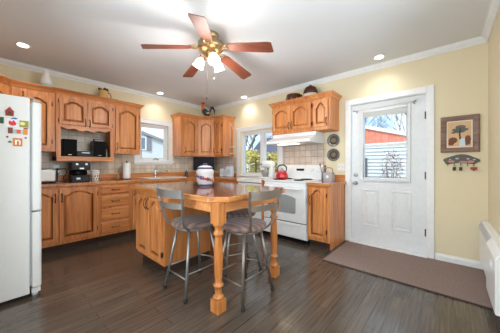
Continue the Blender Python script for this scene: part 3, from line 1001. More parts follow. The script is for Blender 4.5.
# ---------------------------------------------------------------- bar stools
def stool(label, loc, rot, metal, back=True, base=0.0):
    """backrest on the local -x side"""
    t = thing('bar_stool', label, 'stool', loc, rot, 'bar stools at the island')
    mb = MB().lathe([(0.001, 0.583), (0.15, 0.583), (0.185, 0.589), (0.203, 0.607), (0.203, 0.621), (0.19, 0.637), (0.15, 0.646), (0.06, 0.649), (0.001, 0.649)], 32)
    mb.build('seat_cushion', 'seat', t)
    mb = MB()
    mb.tube([(0.15 * math.cos(2 * PI * i / 24), 0.15 * math.sin(2 * PI * i / 24), 0.572) for i in range(24)], 0.011, 8, closed=True)
    mb.box(-0.15, 0.15, -0.012, 0.012, 0.565, 0.577).box(-0.012, 0.012, -0.15, 0.15, 0.565, 0.577)
    mb.build('seat_frame', metal, t)
    # the seat swivels on the four-legged base
    cb, sb = math.cos(base), math.sin(base)
    F = [(x * cb - y * sb, x * sb + y * cb) for x, y in ((-0.20, -0.172), (-0.20, 0.172), (0.20, 0.172), (0.20, -0.172))]
    Tq = [(x * 0.57, y * 0.57) for x, y in F]
    def on(i, z):
        u = (0.565 - z) / 0.565
        return (Tq[i][0] + (F[i][0] - Tq[i][0]) * u, Tq[i][1] + (F[i][1] - Tq[i][1]) * u, z)
    for i in range(4):
        l = MB().tube([on(i, 0.565), on(i, 0.3), on(i, 0.012)], 0.0125, 10).build('leg', metal, t)
        f = on(i, 0.0)
        MB().lathe([(0.016, 0.0008), (0.0175, 0.004), (0.0165, 0.03), (0.001, 0.031)], 12, (f[0], f[1], 0)).build('rubber_foot', 'rubber', l)
    for i, j, z in ((0, 1, 0.17), (1, 2, 0.21), (3, 0, 0.21)):
        MB().tube([on(i, z), on(j, z)], 0.007, 8).build('stretcher', metal, t)
    p, q = on(2, 0.21), on(3, 0.21)
    MB().tube([Vector(p).lerp(Vector(q), u / 10) + Vector((cb, sb, 0)) * 0.05 * math.sin(PI * u / 10) for u in range(11)], 0.008, 8).build('footrest', metal, t)
    if back:
        sides = []
        for s in (-1, 1):
            pts = [(-0.13, s * 0.115, 0.572), (-0.185, s * 0.13, 0.615), (-0.215, s * 0.155, 0.68), (-0.235, s * 0.19, 0.80), (-0.262, s * 0.218, 0.951)]
            sides.append(pts)
            mb = MB()
            # flat bar post
            vs, fs = [], []
            for p_ in pts:
                for dx, dy in ((-0.011, -0.006), (0.011, -0.006), (0.011, 0.006), (-0.011, 0.006)):
                    vs.append((p_[0] + dx, p_[1] + dy, p_[2]))
            for i in range(len(pts) - 1):
                for k_ in range(4):
                    fs.append((i * 4 + k_, i * 4 + (k_ + 1) % 4, i * 4 + 4 + (k_ + 1) % 4, i * 4 + 4 + k_))
            fs += [(0, 3, 2, 1), tuple(len(vs) - 4 + k_ for k_ in range(4))]
            mb.add(vs, fs)
            mb.build('back_post', metal, t, 0.002)
        for z0, z1, hw, xb in ((0.878, 0.946, 0.212, -0.256), (0.785, 0.832, 0.186, -0.236)):
            vs, fs = [], []
            N = 14
            for i in range(N + 1):
                u = -1 + 2 * i / N
                x = xb - 0.035 * (1 - u * u)
                dz = -0.006 * (1 - u * u)
                vs += [(x - 0.004, u * hw, z0 + dz), (x + 0.004, u * hw, z0 + dz), (x + 0.004, u * hw, z1 + dz), (x - 0.004, u * hw, z1 + dz)]
            for i in range(N):
                for k_ in range(4):
                    fs.append((i * 4 + k_, i * 4 + (k_ + 1) % 4, i * 4 + 4 + (k_ + 1) % 4, i * 4 + 4 + k_))
            fs += [(0, 3, 2, 1), tuple(len(vs) - 4 + k_ for k_ in range(4))]
            MB().add(vs, fs).build('back_slat', metal, t)
    return t
stool('grey metal bar stool with striped seat beside the island cabinet end', (-2.30, -2.62, 0), 0.0, 'stool_grey')
stool('taupe metal bar stool with two-slat back at the table end between the turned legs', (-2.06, -3.055, 0), PI / 2, 'stool_taupe', True, -PI / 2)
stool('bar stool pushed fully under the tabletop behind the two-slat taupe stool', (-1.75, -2.665, 0), math.radians(65), 'stool_grey', False, math.radians(-90))

# ---------------------------------------------------------------- stove and hood
st = thing('stove', 'white freestanding electric stove with glazed oven door', 'stove', (-0.62, -2.165, 0), RB)
W = 0.765
MB().box(0, W, 0.02, 0.60, 0.06, 0.893).build('body', 'white', st, 0.004)
MB().box(0.03, W - 0.03, 0.06, 0.55, 0.001, 0.0595).build('plinth', 'blackmatte', st)
MB().box(-0.001, W + 0.001, -0.012, 0.603, 0.8935, 0.915).build('cooktop', 'white', st, 0.006)
od = MB().box(0.008, W - 0.008, -0.022, 0.0195, 0.305, 0.848).build('oven_door', 'white', st, 0.008)
M['ovenglass'] = mat('oven_glass_grey', (158, 164, 166), 0.12)
wp = [(0.20, 0.43), (0.58, 0.43), (0.60, 0.45), (0.60, 0.66)] + [(0.60 - 0.42 * i / 12, 0.66 + 0.045 * math.sin(PI * i / 12)) for i in range(1, 12)] + [(0.18, 0.66), (0.18, 0.45)]
MB().prism(wp, 'y', -0.026, -0.0222).build('oven_window', 'ovenglass', od)
mb = MB().tube([(0.07, -0.022, 0.80), (0.075, -0.062, 0.80), (0.10, -0.066, 0.80), (W - 0.10, -0.066, 0.80), (W - 0.075, -0.062, 0.80), (W - 0.07, -0.022, 0.80)], 0.013, 10)
mb.build('handle', 'white', od)
MB().box(0.01, W - 0.01, 0.002, 0.0195, 0.850, 0.890).build('vent_strip', 'white', st)
dd = MB().box(0.008, W - 0.008, -0.02, 0.0195, 0.075, 0.292).build('storage_drawer', 'white', st, 0.006)
MB().box(0.10, W - 0.10, -0.027, -0.0202, 0.255, 0.272).build('pull_lip', 'white', dd, 0.003)
MB().box(0.012, W - 0.012, 0.0, 0.0195, 0.2935, 0.3035).build('shadow_gap', 'blackmatte', st)
bg_ = MB().prism([(0.525, 0.9155), (0.60, 0.9155), (0.60, 1.15), (0.575, 1.155), (0.545, 1.12), (0.54, 1.0)], 'x', 0.005, W - 0.005).build('backguard', 'white', st, 0.006)
MB().box(0.30, 0.44, 0.532, 0.545, 1.055, 1.09).build('clock_display', 'screen', bg_)
for x in (0.08, 0.17, 0.60, 0.69):
    kk = MB().lathe([(0.022, 0), (0.02, 0.018), (0.001, 0.019)], 16).box(-0.003, 0.003, -0.02, 0.02, 0.018, 0.024).build('knob', 'white', bg_)
    kk.location = (x, 0.538, 1.07)
    kk.rotation_euler = (PI / 2, 0, 0)
for x, y, r in ((0.20, 0.14, 0.10), (0.20, 0.40, 0.08), (0.56, 0.14, 0.08), (0.56, 0.40, 0.10)):
    mb = MB()
    pts = []
    for i in range(60):
        a = i / 59 * 2 * PI * 3.5
        rr_ = r * (0.2 + 0.75 * i / 59)
        pts.append((x + rr_ * math.cos(a), y + rr_ * math.sin(a), 0.924))
    mb.tube(pts, 0.005, 6)
    mb.lathe([(r * 0.95, 0.9155), (r * 1.05, 0.919), (r * 1.0, 0.920)], 24, (x, y, 0))
    mb.build('burner', 'black', st)

hd = thing('range_hood', 'white under-cabinet range hood above the stove', 'range hood', (-0.50, -2.13, 1.50), RB)
mb = MB().prism([(-0.02, 0.0), (0.495, 0.0), (0.495, 0.178), (0.19, 0.178), (0.17, 0.12), (-0.02, 0.045)], 'x', 0, 0.80)
mb.build('body', 'white', hd, 0.006)
MB().box(0.15, 0.50, 0.10, 0.22, -0.006, -0.0005).build('light_lens', 'shade', hd)
MB().box(0.06, 0.70, 0.26, 0.46, -0.005, -0.0005).build('filter', 'steel', hd)
for x in (0.64, 0.70):
    MB().box(x, x + 0.03, -0.026, -0.0205, 0.015, 0.03).build('switch', 'trim', hd)

# ---------------------------------------------------------------- fan
FZ, FC = 2.31, (-2.02, -2.525)
fan = thing('ceiling_fan', 'brass ceiling fan with five mahogany blades and lit tulip shades', 'ceiling fan', (FC[0], FC[1], ZC))
MB().lathe([(0.001, -0.001), (0.085, -0.001), (0.085, -0.02), (0.075, -0.05), (0.04, -0.06), (0.04, -0.075), (0.001, -0.075)], 28).build('canopy', 'brass', fan)
MB().lathe([(0.05, -0.072), (0.12, -0.08), (0.135, -0.10), (0.13, -0.115), (0.138, -0.12), (0.138, -0.15), (0.125, -0.165), (0.10, -0.18), (0.06, -0.195), (0.001, -0.196)], 32).build('motor_housing', 'brass', fan)
MB().lathe([(0.001, -0.196), (0.06, -0.196), (0.065, -0.215), (0.045, -0.235), (0.05, -0.25), (0.035, -0.275), (0.012, -0.29), (0.001, -0.292)], 24).build('light_kit', 'brass', fan)
z_r, z_t = 2.385 - ZC, FZ - ZC
for a in (-138, 150, -66, 78, 6):
    ar = math.radians(a)
    mb = MB()
    n = 12
    L0, L1 = 0.20, 0.675
    outline = []
    half = []
    for i in range(n + 1):
        u = i / n
        w = 0.055 + 0.019 * u
        if u > 0.95: w *= 0.86
        if u < 0.06: w *= 0.75 + 0.25 * u / 0.06
        half.append((L0 + (L1 - L0) * u, w, z_r + (z_t - z_r) * u))
    vs, fs = [], []
    pitch = -math.tan(math.radians(12))
    for x, w, z in half:
        for s in (-1, 1):
            vs += [(x, s * w, z + s * w * pitch), (x, s * w, z + s * w * pitch + 0.006)]
    for i in range(n):
        a4, b4 = i * 4, i * 4 + 4
        fs += [(a4, b4, b4 + 2, a4 + 2), (a4 + 1, a4 + 3, b4 + 3, b4 + 1), (a4, a4 + 1, b4 + 1, b4), (a4 + 2, b4 + 2, b4 + 3, a4 + 3)]
    fs += [(0, 2, 3, 1), (n * 4, n * 4 + 1, n * 4 + 3, n * 4 + 2)]
    mb.add(vs, fs)
    b = mb.build('blade', 'blade', fan)
    b.rotation_euler = (0, 0, ar)
    mb = MB()
    mb.tube([(0.11, 0, -0.165), (0.15, 0, -0.175), (0.19, 0.0, z_r + 0.014)], [0.014, 0.011, 0.010], 8)
    for s in (-1, 1):
        mb.tube([(0.13, 0, -0.172), (0.17, s * 0.035, z_r + 0.012), (0.22, s * 0.035, z_r + 0.006 + s * 0.035 * pitch)], [0.009, 0.009, 0.007], 8)
        mb.lathe([(0.014, 0), (0.012, 0.007), (0.001, 0.008)], 10, (0.225, s * 0.03, z_r + 0.003 + s * 0.03 * pitch))
    mb.build('bracket', 'brass', b)
for k_, a in enumerate((126, -114, 6)):
    ar = math.radians(a)
    q = MB()
    q.M = Matrix.Rotation(ar, 4, 'Z')
    arm = q.tube([(0.04, 0, -0.235), (0.075, 0, -0.235), (0.10, 0, -0.255)], 0.009, 8).build('light_arm', 'brass', fan)
    q = MB()
    q.M = Matrix.Rotation(ar, 4, 'Z') @ Matrix.Translation((0.095, 0, -0.25)) @ Matrix.Rotation(math.radians(-28), 4, 'Y')
    q.lathe([(a_ * 0.9, b_ * 0.76) for a_, b_ in ((0.022, 0.0), (0.03, -0.015), (0.05, -0.045), (0.056, -0.075), (0.053, -0.10), (0.066, -0.135), (0.063, -0.134), (0.050, -0.10), (0.053, -0.075), (0.047, -0.045), (0.027, -0.017), (0.001, -0.004))], 20)
    q.build('lamp_shade', 'shade', arm)
    p = q.M @ Vector((0, 0, -0.13))
    light('fan_bulb', 'POINT', p, FAN_W, WARM, parent=fan, shadow_soft_size=0.05)
mb = MB().tube([(-0.02, 0.02, -0.26), (-0.03, 0.03, -0.66)], 0.0012, 6)
mb.lathe([(0.001, -0.70), (0.008, -0.695), (0.006, -0.67), (0.003, -0.66), (0.001, -0.659)], 10, (-0.03, 0.03, 0))
mb.build('pull_chain', 'bronze', fan)
mb = MB().tube([(0.03, -0.015, -0.28), (0.03, -0.015, -0.46)], 0.0012, 6)
mb.lathe([(0.001, -0.49), (0.009, -0.48), (0.006, -0.46), (0.001, -0.459)], 10, (0.03, -0.015, 0))
mb.build('pull_chain', 'bronze', fan)

# ---------------------------------------------------------------- recessed spots
SP = [(-3.343, -0.72, 'recessed ceiling spot above the fridge-side cabinets'), (-1.443, -0.245, 'recessed ceiling spot above the sink window'),
      (-0.12, -1.29, 'recessed ceiling spot above the double window'), (-0.26, -3.77, 'recessed ceiling spot above the white door'),
      (-3.1, -4.25, None), (-1.5, -4.3, None), (-0.35, -2.5, None)]  # entries without a label are added spots out of view, for fill
SP = SP[:6]
for x, y, lb in SP:
    x = min(x, -0.17)
    t = thing('recessed_light', lb or ('added fill spot in the ceiling nearest the left wall' if x < -3 else 'added fill spot in the ceiling near the heater wall'), 'ceiling light', (x, y, ZC), 0, 'recessed ceiling spots')
    MB().lathe([(0.05, -0.0005), (0.068, -0.0005), (0.066, -0.005), (0.05, -0.004)], 24).build('trim_ring', 'trim', t)
    MB().lathe([(0.001, -0.001), (0.049, -0.001), (0.046, -0.008), (0.025, -0.012), (0.001, -0.013)], 20).build('lens', 'bulb', t)
    light('spot_beam', 'SPOT', (0, 0, -0.03), SPOT_W, WARM, (0, 0, 0), t, spot_size=math.radians(140), spot_blend=1.0, shadow_soft_size=0.035)

# ---------------------------------------------------------------- things on the back counter
ZK = 0.9075
t = thing('toaster', 'white and dark toaster on the counter beside the fridge', 'toaster', (-3.10, -0.30, ZK), math.radians(4))
MB().box(-0.085, 0.10, -0.08, 0.08, 0.012, 0.19).build('body', 'steel', t, 0.02, 3)
MB().box(-0.078, 0.078, -0.083, -0.0802, 0.03, 0.16).build('side_panel', 'ceramic', t, 0.004)
MB().box(0.1005, 0.115, -0.07, 0.07, 0.012, 0.18).box(-0.08, 0.095, -0.07, 0.07, 0.0008, 0.012).build('end_cap', 'black', t, 0.006)
MB().box(-0.06, 0.07, -0.035, -0.015, 0.1902, 0.193).box(-0.06, 0.07, 0.015, 0.035, 0.1902, 0.193).build('slot', 'black', t)
MB().box(0.1155, 0.135, -0.02, 0.02, 0.11, 0.125).build('lever', 'black', t)

t = thing('coffee_maker', 'black stacked coffee machine between the toaster and the patterned canister', 'coffee maker', (-2.725, -0.30, ZK))
MB().box(-0.108, 0.108, -0.10, 0.13, 0.0008, 0.095).build('base', 'black', t, 0.006)
MB().box(-0.112, 0.112, -0.12, 0.13, 0.17, 0.285).build('top_housing', 'black', t, 0.008)
MB().box(-0.10, 0.10, 0.02, 0.13, 0.0955, 0.1695).build('column', 'blackmatte', t)
MB().lathe([(0.001, 0.0), (0.05, 0.0), (0.056, 0.03), (0.05, 0.06), (0.035, 0.07), (0.001, 0.07)], 18, (-0.03, -0.045, 0.0958)).build('carafe', 'screen', t)
mb = MB()
for x in (-0.05, 0.06):
    mb.box(x - 0.014, x + 0.014, -0.123, -0.1202, 0.245, 0.27)
mb.box(-0.02, 0.03, -0.123, -0.1202, 0.185, 0.205)
mb.box(-0.055, -0.01, -0.103, -0.1002, 0.035, 0.06)
mb.build('button_panel', 'steel', t)

t = thing('canister', 'white patterned canister with lid right of the coffee machine', 'canister', (-2.535, -0.33, ZK))
MB().lathe([(0.001, 0.0008), (0.048, 0.0008), (0.052, 0.01), (0.052, 0.09), (0.058, 0.12), (0.06, 0.14), (0.001, 0.14)], 22).build('body', 'ceramic', t)
MB().lathe([(0.061, 0.1405), (0.062, 0.15), (0.05, 0.165), (0.02, 0.172), (0.001, 0.173)], 22).build('lid', 'ceramic', t)
mb = MB()
for z, n, r in ((0.035, 9, 0.0515), (0.075, 9, 0.0515)):
    for i in range(n):
        a = 2 * PI * i / n + (0.3 if z > 0.05 else 0)
        mb.ball((r * math.cos(a), r * math.sin(a), z), 0.009, 0.009, 0.012, 8)
mb.build('decoration', cmat((120, 84, 72)), t)

t = thing('paper_towel_roll', 'white paper towel roll standing below the single-door wall cabinet', 'paper towel', (-2.045, -0.24, ZK))
MB().lathe([(0.02, 0.012), (0.058, 0.012), (0.06, 0.02), (0.06, 0.272), (0.058, 0.28), (0.02, 0.28)], 28).build('roll', 'paper', t)
MB().lathe([(0.001, 0.0008), (0.07, 0.0008), (0.07, 0.008), (0.01, 0.0115), (0.008, 0.30), (0.012, 0.305), (0.012, 0.315), (0.001, 0.318)], 18).build('holder', 'groove', t)
t = thing('soap_dispenser', 'small tan dispenser left of the paper towel roll', 'dispenser', (-2.175, -0.20, ZK))
MB().lathe([(0.001, 0.0008), (0.03, 0.0008), (0.032, 0.02), (0.03, 0.07), (0.012, 0.09), (0.01, 0.11), (0.001, 0.111)], 16).build('bottle', cmat((176, 132, 92)), t)
MB().tube([(0, 0, 0.108), (0, 0, 0.135), (-0.035, -0.01, 0.13)], 0.006, 8).build('pump', 'chrome', t)
def outlet(name, label, loc, rot, wide=False):
    t = thing(name, label, 'outlet', loc, rot)
    w = 0.058 if wide else 0.036
    MB().box(-w, w, -0.006, -0.0005, -0.057, 0.057).build('cover_plate', 'ceramic', t, 0.003)
    mb = MB()
    for cx in ((-0.026, 0.026) if wide else (0.0,)):
        mb.box(cx - 0.012, cx + 0.012, -0.009, -0.0062, -0.03, 0.03)
    mb.build('socket', 'trim', t, 0.001)
    if wide:
        mb = MB()
        for cx in (-0.026, 0.026):
            mb.box(cx - 0.006, cx + 0.006, -0.013, -0.0092, -0.012, 0.012)
        mb.build('switch_lever', cmat((188, 186, 192)), t, 0.001)
    return t
outlet('wall_outlet', 'white outlet plate on the tiles left of the coffee machine', (-2.95, -0.0085, 1.10), 0)
outlet('light_switch', 'white double switch plate on the wall beside the door casing', (-0.0005, -3.195, 1.125), RB, True)
t = thing('plug_cord', 'black appliance plug and looped cord at the tiled outlet', 'cord', (-2.95, -0.02, 1.09))
MB().box(-0.012, 0.03, -0.022, -0.0005, -0.012, 0.012).build('plug', 'black', t, 0.003)
MB().tube([(0.03, -0.012, 0), (0.10, -0.02, 0.01), (0.115, -0.05, -0.06), (0.07, -0.08, -0.12), (0.075, -0.10, -0.165), (0.11, -0.10, -0.176)], 0.005, 8).build('cord', 'black', t)

# stereo on the open shelf
ZS = 1.278
for x, lb in ((-2.835, 'black stereo loudspeaker at the shelf end nearer the fridge'), (-2.46, 'black stereo loudspeaker at the shelf end nearer the sink window')):
    t = thing('loudspeaker', lb, 'loudspeaker', (x, -0.20, ZS), 0, 'stereo loudspeakers on the shelf')
    MB().box(-0.085, 0.085, -0.09, 0.10, 0.0008, 0.255).build('cabinet_box', 'black', t, 0.004)
    MB().box(-0.08, 0.08, -0.102, -0.0905, 0.006, 0.25).build('front_grille', 'blackmatte', t, 0.006)
    MB().box(-0.022, 0.018, -0.1045, -0.1022, 0.022, 0.031).build('badge', 'ceramic', t)
t = thing('stereo_receiver', 'flat black stereo receiver between the two loudspeakers', 'stereo', (-2.647, -0.20, ZS))
MB().box(-0.098, 0.098, -0.10, 0.12, 0.0008, 0.085).build('body', 'black', t, 0.004)
MB().box(-0.05, 0.05, -0.1025, -0.1002, 0.055, 0.066).build('display', 'steel', t)
MB().lathe([(0.012, 0), (0.011, 0.012), (0.001, 0.0125)], 14).build('knob', 'blackmatte', t).rotation_euler = (PI / 2, 0, 0)
t.children[-1].location = (0.075, -0.1005, 0.04)
t = thing('spray_bottle', 'small pale bottle beside the loudspeaker nearer the sink window', 'bottle', (-2.342, -0.20, ZS))
MB().lathe([(0.001, 0.0008), (0.02, 0.0008), (0.022, 0.01), (0.022, 0.10), (0.010, 0.13), (0.009, 0.15), (0.001, 0.151)], 14).build('body', 'steel', t)
MB().lathe([(0.011, 0.151), (0.011, 0.175), (0.001, 0.176)], 12).build('cap', 'black', t)
t = thing('book_stack_box', 'brown box behind the loudspeaker nearer the sink window', 'box', (-2.40, -0.07, ZS))
MB().box(-0.09, 0.06, -0.025, 0.045, 0.0008, 0.30).build('carton', cmat((86, 58, 46)), t, 0.002)
MB().box(-0.088, 0.058, -0.027, -0.0252, 0.26, 0.285).build('paper_band', 'paper', t)

# corner: monitor, bottles, canisters
t = thing('monitor', 'black flat monitor standing in the counter corner under the corner cabinet', 'monitor', (-0.43, -0.29, ZK), -PI / 4)
MB().box(-0.235, 0.235, -0.012, 0.018, 0.13, 0.425).build('housing', 'black', t, 0.004)
MB().box(-0.222, 0.222, -0.0145, -0.0122, 0.145, 0.412).build('screen', 'screen', t)
MB().lathe([(0.001, 0.0008), (0.11, 0.0008), (0.11, 0.012), (0.02, 0.018), (0.018, 0.15), (0.001, 0.15)], 20, (0, 0.03, 0), True, 1.0, 0.7).build('stand', 'black', t)
t = thing('oil_bottle', 'small dark bottle with silver cap on the counter left of the monitor', 'bottle', (-0.86, -0.25, ZK))
MB().lathe([(0.001, 0.0008), (0.032, 0.0008), (0.034, 0.012), (0.034, 0.085), (0.016, 0.11), (0.014, 0.125), (0.001, 0.126)], 16).build('body', cmat((74, 66, 60), 0.2), t)
MB().lathe([(0.018, 0.1262), (0.018, 0.15), (0.001, 0.152)], 12).build('cap', 'steel', t)
t = thing('pepper_mill', 'short black mill on the counter just below the monitor', 'pepper mill', (-0.67, -0.40, ZK))
MB().lathe([(0.001, 0.0008), (0.024, 0.0008), (0.022, 0.03), (0.015, 0.05), (0.022, 0.07), (0.020, 0.085), (0.001, 0.092)], 16).build('body', 'black', t)
MB().lathe([(0.006, 0.0925), (0.008, 0.10), (0.001, 0.106)], 12).build('knob', 'steel', t)
M['clear'] = mat('clear_canister_plastic', (206, 212, 218), 0.12, coat=0.4)
for x, y, h, r, lb in ((-0.30, -0.80, 0.19, 0.055, 'shorter clear-topped canister near the monitor'), (-0.30, -1.0, 0.255, 0.068, 'taller pale square canister beside the double window')):
    t = thing('food_canister', lb, 'canister', (x, y, ZK), math.radians(-70), 'canisters by the double window')
    MB().box(-r, r, -r, r, 0.0008, h * 0.86).build('body', 'clear', t, 0.012, 3)
    MB().box(-r - 0.002, r + 0.002, -r - 0.002, r + 0.002, h * 0.862, h * 0.95).build('lid', 'steel', t, 0.008)
    MB().lathe([(0.016, h * 0.9505), (0.02, h * 0.975), (0.001, h)], 14).build('lid_knob', 'steel', t)
    MB().box(-r * 0.7, r * 0.7, -r - 0.0015, -r - 0.0003, h * 0.2, h * 0.6).build('paper_label', cmat((176, 186, 200)), t)

# mixer, kettle
t = thing('stand_mixer', 'white stand mixer with steel bowl on the low white surface left of the stove', 'stand mixer', (-0.32, -2.02, ZK), RB)
MB().box(-0.13, 0.13, -0.09, 0.09, 0.0008, 0.035).build('base', 'white', t, 0.016, 3)
MB().prism([(0.05, 0.0355), (0.13, 0.0355), (0.125, 0.20), (0.07, 0.22), (0.045, 0.16)], 'y', -0.045, 0.045).build('column', 'white', t, 0.012)
MB().tube([(-0.155, 0, 0.255), (-0.14, 0, 0.255), (-0.06, 0, 0.258), (0.04, 0, 0.262), (0.12, 0, 0.255), (0.14, 0, 0.25)], [0.03, 0.05, 0.062, 0.065, 0.055, 0.03], 18).build('motor_head', 'white', t)
MB().lathe([(0.001, 0.036), (0.04, 0.036), (0.045, 0.045), (0.075, 0.08), (0.088, 0.13), (0.090, 0.155), (0.086, 0.155), (0.084, 0.13), (0.07, 0.084), (0.001, 0.05)], 24, (-0.06, 0, 0)).build('bowl', 'steel', t)
MB().tube([(-0.06, 0, 0.21), (-0.06, 0, 0.10)], 0.012, 8).build('beater', 'steel', t)
MB().lathe([(0.012, 0), (0.012, 0.02), (0.001, 0.021)], 12, (-0.10, -0.07, 0.25)).build('speed_knob', 'black', t)

t = thing('kettle', 'shiny red kettle with black handle on the rear left burner of the stove', 'kettle', (-0.40, -2.37, 0.930), RB)
MB().lathe([(0.001, 0.0), (0.095, 0.0), (0.102, 0.008), (0.104, 0.03), (0.098, 0.07), (0.082, 0.10), (0.06, 0.122), (0.04, 0.13), (0.001, 0.13)], 30).build('body', 'red', t)
MB().lathe([(0.041, 0.1305), (0.038, 0.138), (0.012, 0.145), (0.012, 0.155), (0.016, 0.163), (0.001, 0.17)], 20).build('lid', 'chrome', t)
MB().tube([(-0.07, 0, 0.075), (-0.105, 0, 0.115), (-0.125, 0, 0.14)], [0.022, 0.017, 0.013], 12).build('spout', 'red', t)
MB().tube([(-0.075, 0, 0.10), (-0.09, 0, 0.16), (-0.07, 0, 0.205), (-0.02, 0, 0.225), (0.04, 0, 0.222), (0.085, 0, 0.19), (0.09, 0, 0.14), (0.07, 0, 0.105)], [0.007, 0.008, 0.011, 0.012, 0.012, 0.011, 0.008, 0.007], 10).build('handle', 'black', t)

# utensil box and crock on the short counter
t = thing('utensil_box', 'grey metal box with wire loop handle on the counter by the switch', 'utensil holder', (-0.20, -3.085, ZK), RB)
mb = MB()
w, h = 0.062, 0.13
mb.box(-w, w, -w, w, 0.0008, 0.008).box(-w, w, -w, -w + 0.004, 0.008, h).box(-w, w, w - 0.004, w, 0.008, h).box(-w, -w + 0.004, -w + 0.004, w - 0.004, 0.008, h).box(w - 0.004, w, -w + 0.004, w - 0.004, 0.008, h)
mb.build('body', cmat((172, 168, 174), 0.4), t)
MB().tube([(-w, 0, h - 0.02), (-0.05, 0, h + 0.05), (-0.03, 0, h + 0.075), (0.04, 0, h + 0.07), (0.055, 0, h + 0.05), (w, 0, h - 0.02)], 0.005, 8).build('handle', 'groove', t)
MB().prism(disc(0, 0.07, 0.022, 14), 'y', -w - 0.004, -w - 0.0005).build('emblem', 'ceramic', t)
t = thing('utensil_crock', 'slim grey crock between the stove and the grey metal box', 'utensil holder', (-0.16, -2.985, ZK))
MB().lathe([(0.001, 0.0008), (0.032, 0.0008), (0.034, 0.14), (0.031, 0.14), (0.029, 0.01), (0.001, 0.01)], 18).build('body', cmat((120, 116, 120), 0.4), t)
for dx, dy, tx, ty, h, lb in ((0.0, 0.008, -0.01, 0.045, 0.225, 'dark wooden spoon leaning towards the stove in the slim grey crock'), (0.008, -0.006, 0.0, -0.015, 0.20, 'shorter dark spatula upright in the slim grey crock')):
    u = thing('wooden_utensil', lb, 'utensil', (-0.16 + dx, -2.985 + dy, ZK + 0.012), 0, 'utensils in the crock')
    MB().tube([(0, 0, 0), (tx * 0.7, ty * 0.7, h * 0.75), (tx, ty, h)], [0.005, 0.005, 0.006], 8).build('handle', 'groove', u)
    MB().ball((tx * 1.02, ty * 1.02, h + 0.012), 0.010, 0.014, 0.02, 10).build('head', 'groove', u)

# cookie jar on the island
M['jar'] = mat('jar_ceramic', (196, 190, 190), 0.2)
t = thing('cookie_jar', 'large lidded ceramic jar with blue rim and painted figures on the island', 'jar', (-1.93, -2.31, 0.905))
MB().lathe([(0.001, 0.0008), (0.07, 0.0008), (0.078, 0.012), (0.082, 0.03), (0.095, 0.06), (0.100, 0.085), (0.096, 0.12), (0.098, 0.145), (0.103, 0.165), (0.096, 0.19), (0.078, 0.205), (0.07, 0.208), (0.001, 0.208)], 32).build('body', 'jar', t)
MB().lathe([(0.080, 0.2085), (0.086, 0.214), (0.084, 0.222), (0.06, 0.236), (0.025, 0.244), (0.001, 0.245)], 30).build('lid', cmat((206, 208, 216), 0.25), t)
MB().tube([(-0.024, 0, 0.24), (-0.024, 0, 0.262), (0.024, 0, 0.262), (0.024, 0, 0.24)], 0.006, 8).build('lid_handle', cmat((62, 70, 120), 0.3), t)
mb = MB()
mb.lathe([(0.0795, 0.2052), (0.088, 0.210), (0.0885, 0.216), (0.085, 0.2222)], 30)
mb.lathe([(0.0712, 0.004), (0.0795, 0.012), (0.082, 0.022), (0.0815, 0.0285)], 30)
mb.build('blue_band', cmat((54, 62, 112), 0.3), t)
rj = random.Random(4)
for i in range(30):
    a = 2 * PI * (i * 0.382 + 0.03 * rj.random())
    z = 0.04 + 0.145 * ((i * 0.618) % 1.0)
    r = 0.0975 if 0.062 < z < 0.178 else 0.0885
    rgb = ((150, 62, 58), (58, 66, 118), (176, 120, 96), (90, 70, 74))[i % 4]
    MB().ball((r * math.cos(a) * 0.985, r * math.sin(a) * 0.985, z), 0.010 + 0.010 * rj.random(), None, 0.012 + 0.012 * rj.random(), 9).build('painted_motif', cmat(rgb, 0.3), t)

# ---------------------------------------------------------------- ornaments on top of the cabinets
ZTOP = ZT + 0.0695
t = thing('bottle_vase', 'tall white bottle-shaped vase with pale green foot above the fridge-side cabinet', 'vase', (-3.10, -0.225, ZT + 0.002))
MB().lathe([(0.001, 0.0), (0.075, 0.0), (0.08, 0.01), (0.078, 0.08), (0.076, 0.115)], 28).build('foot_band', cmat((186, 214, 200), 0.3), t)
MB().lathe([(0.076, 0.1155), (0.080, 0.15), (0.077, 0.18), (0.06, 0.225), (0.043, 0.25), (0.038, 0.28), (0.042, 0.30), (0.044, 0.312), (0.001, 0.312)], 28).build('body', 'ceramic', t)
t = thing('pitcher', 'tan pitcher with dark dried flowers above the stereo cabinet', 'pitcher', (-2.40, -0.25, ZT + 0.002))
MB().lathe([(0.001, 0.0), (0.06, 0.0), (0.066, 0.03), (0.07, 0.10), (0.066, 0.15), (0.056, 0.19), (0.06, 0.205), (0.05, 0.205), (0.001, 0.16)], 24).build('body', cmat((212, 168, 104), 0.4), t)
MB().tube([(0.05, 0, 0.185), (0.095, 0, 0.18), (0.11, 0, 0.13), (0.095, 0, 0.09), (0.06, 0, 0.07)], 0.009, 8).build('handle', cmat((176, 130, 78), 0.4), t)
mb = MB()
rj = random.Random(2)
for i in range(16):
    a = rj.random() * 2 * PI
    r = 0.02 + 0.045 * rj.random()
    mb.tube([(0.2 * r * math.cos(a), 0.2 * r * math.sin(a), 0.17), (r * math.cos(a), r * math.sin(a), 0.21 + 0.02 * rj.random())], 0.003, 5)
    mb.ball((r * math.cos(a), r * math.sin(a), 0.215 + 0.02 * rj.random()), 0.014, None, 0.012, 8)
mb.build('dried_flowers', cmat((78, 74, 50), 0.9), t)
t = thing('scroll_ornament', 'dark curled metal ornament on the diagonal cabinet above the fridge', 'ornament', (-3.60, -0.40, ZT + 0.002))
for s in (-1, 1):
    pts = []
    for i in range(20):
        a = -PI / 2 + i / 19 * 2 * PI * 1.2
        r = 0.055 * (1 - 0.6 * i / 19)
        pts.append((s * (0.06 + r * math.cos(a)), 0.0, 0.20 + r * math.sin(a)))
    MB().tube([(s * 0.02, 0, 0.005), (s * 0.02, 0, 0.10)] + pts, 0.007, 8).build('scroll', 'rubber', t)
MB().box(-0.05, 0.05, -0.025, 0.025, 0.0005, 0.012).build('base', 'rubber', t)

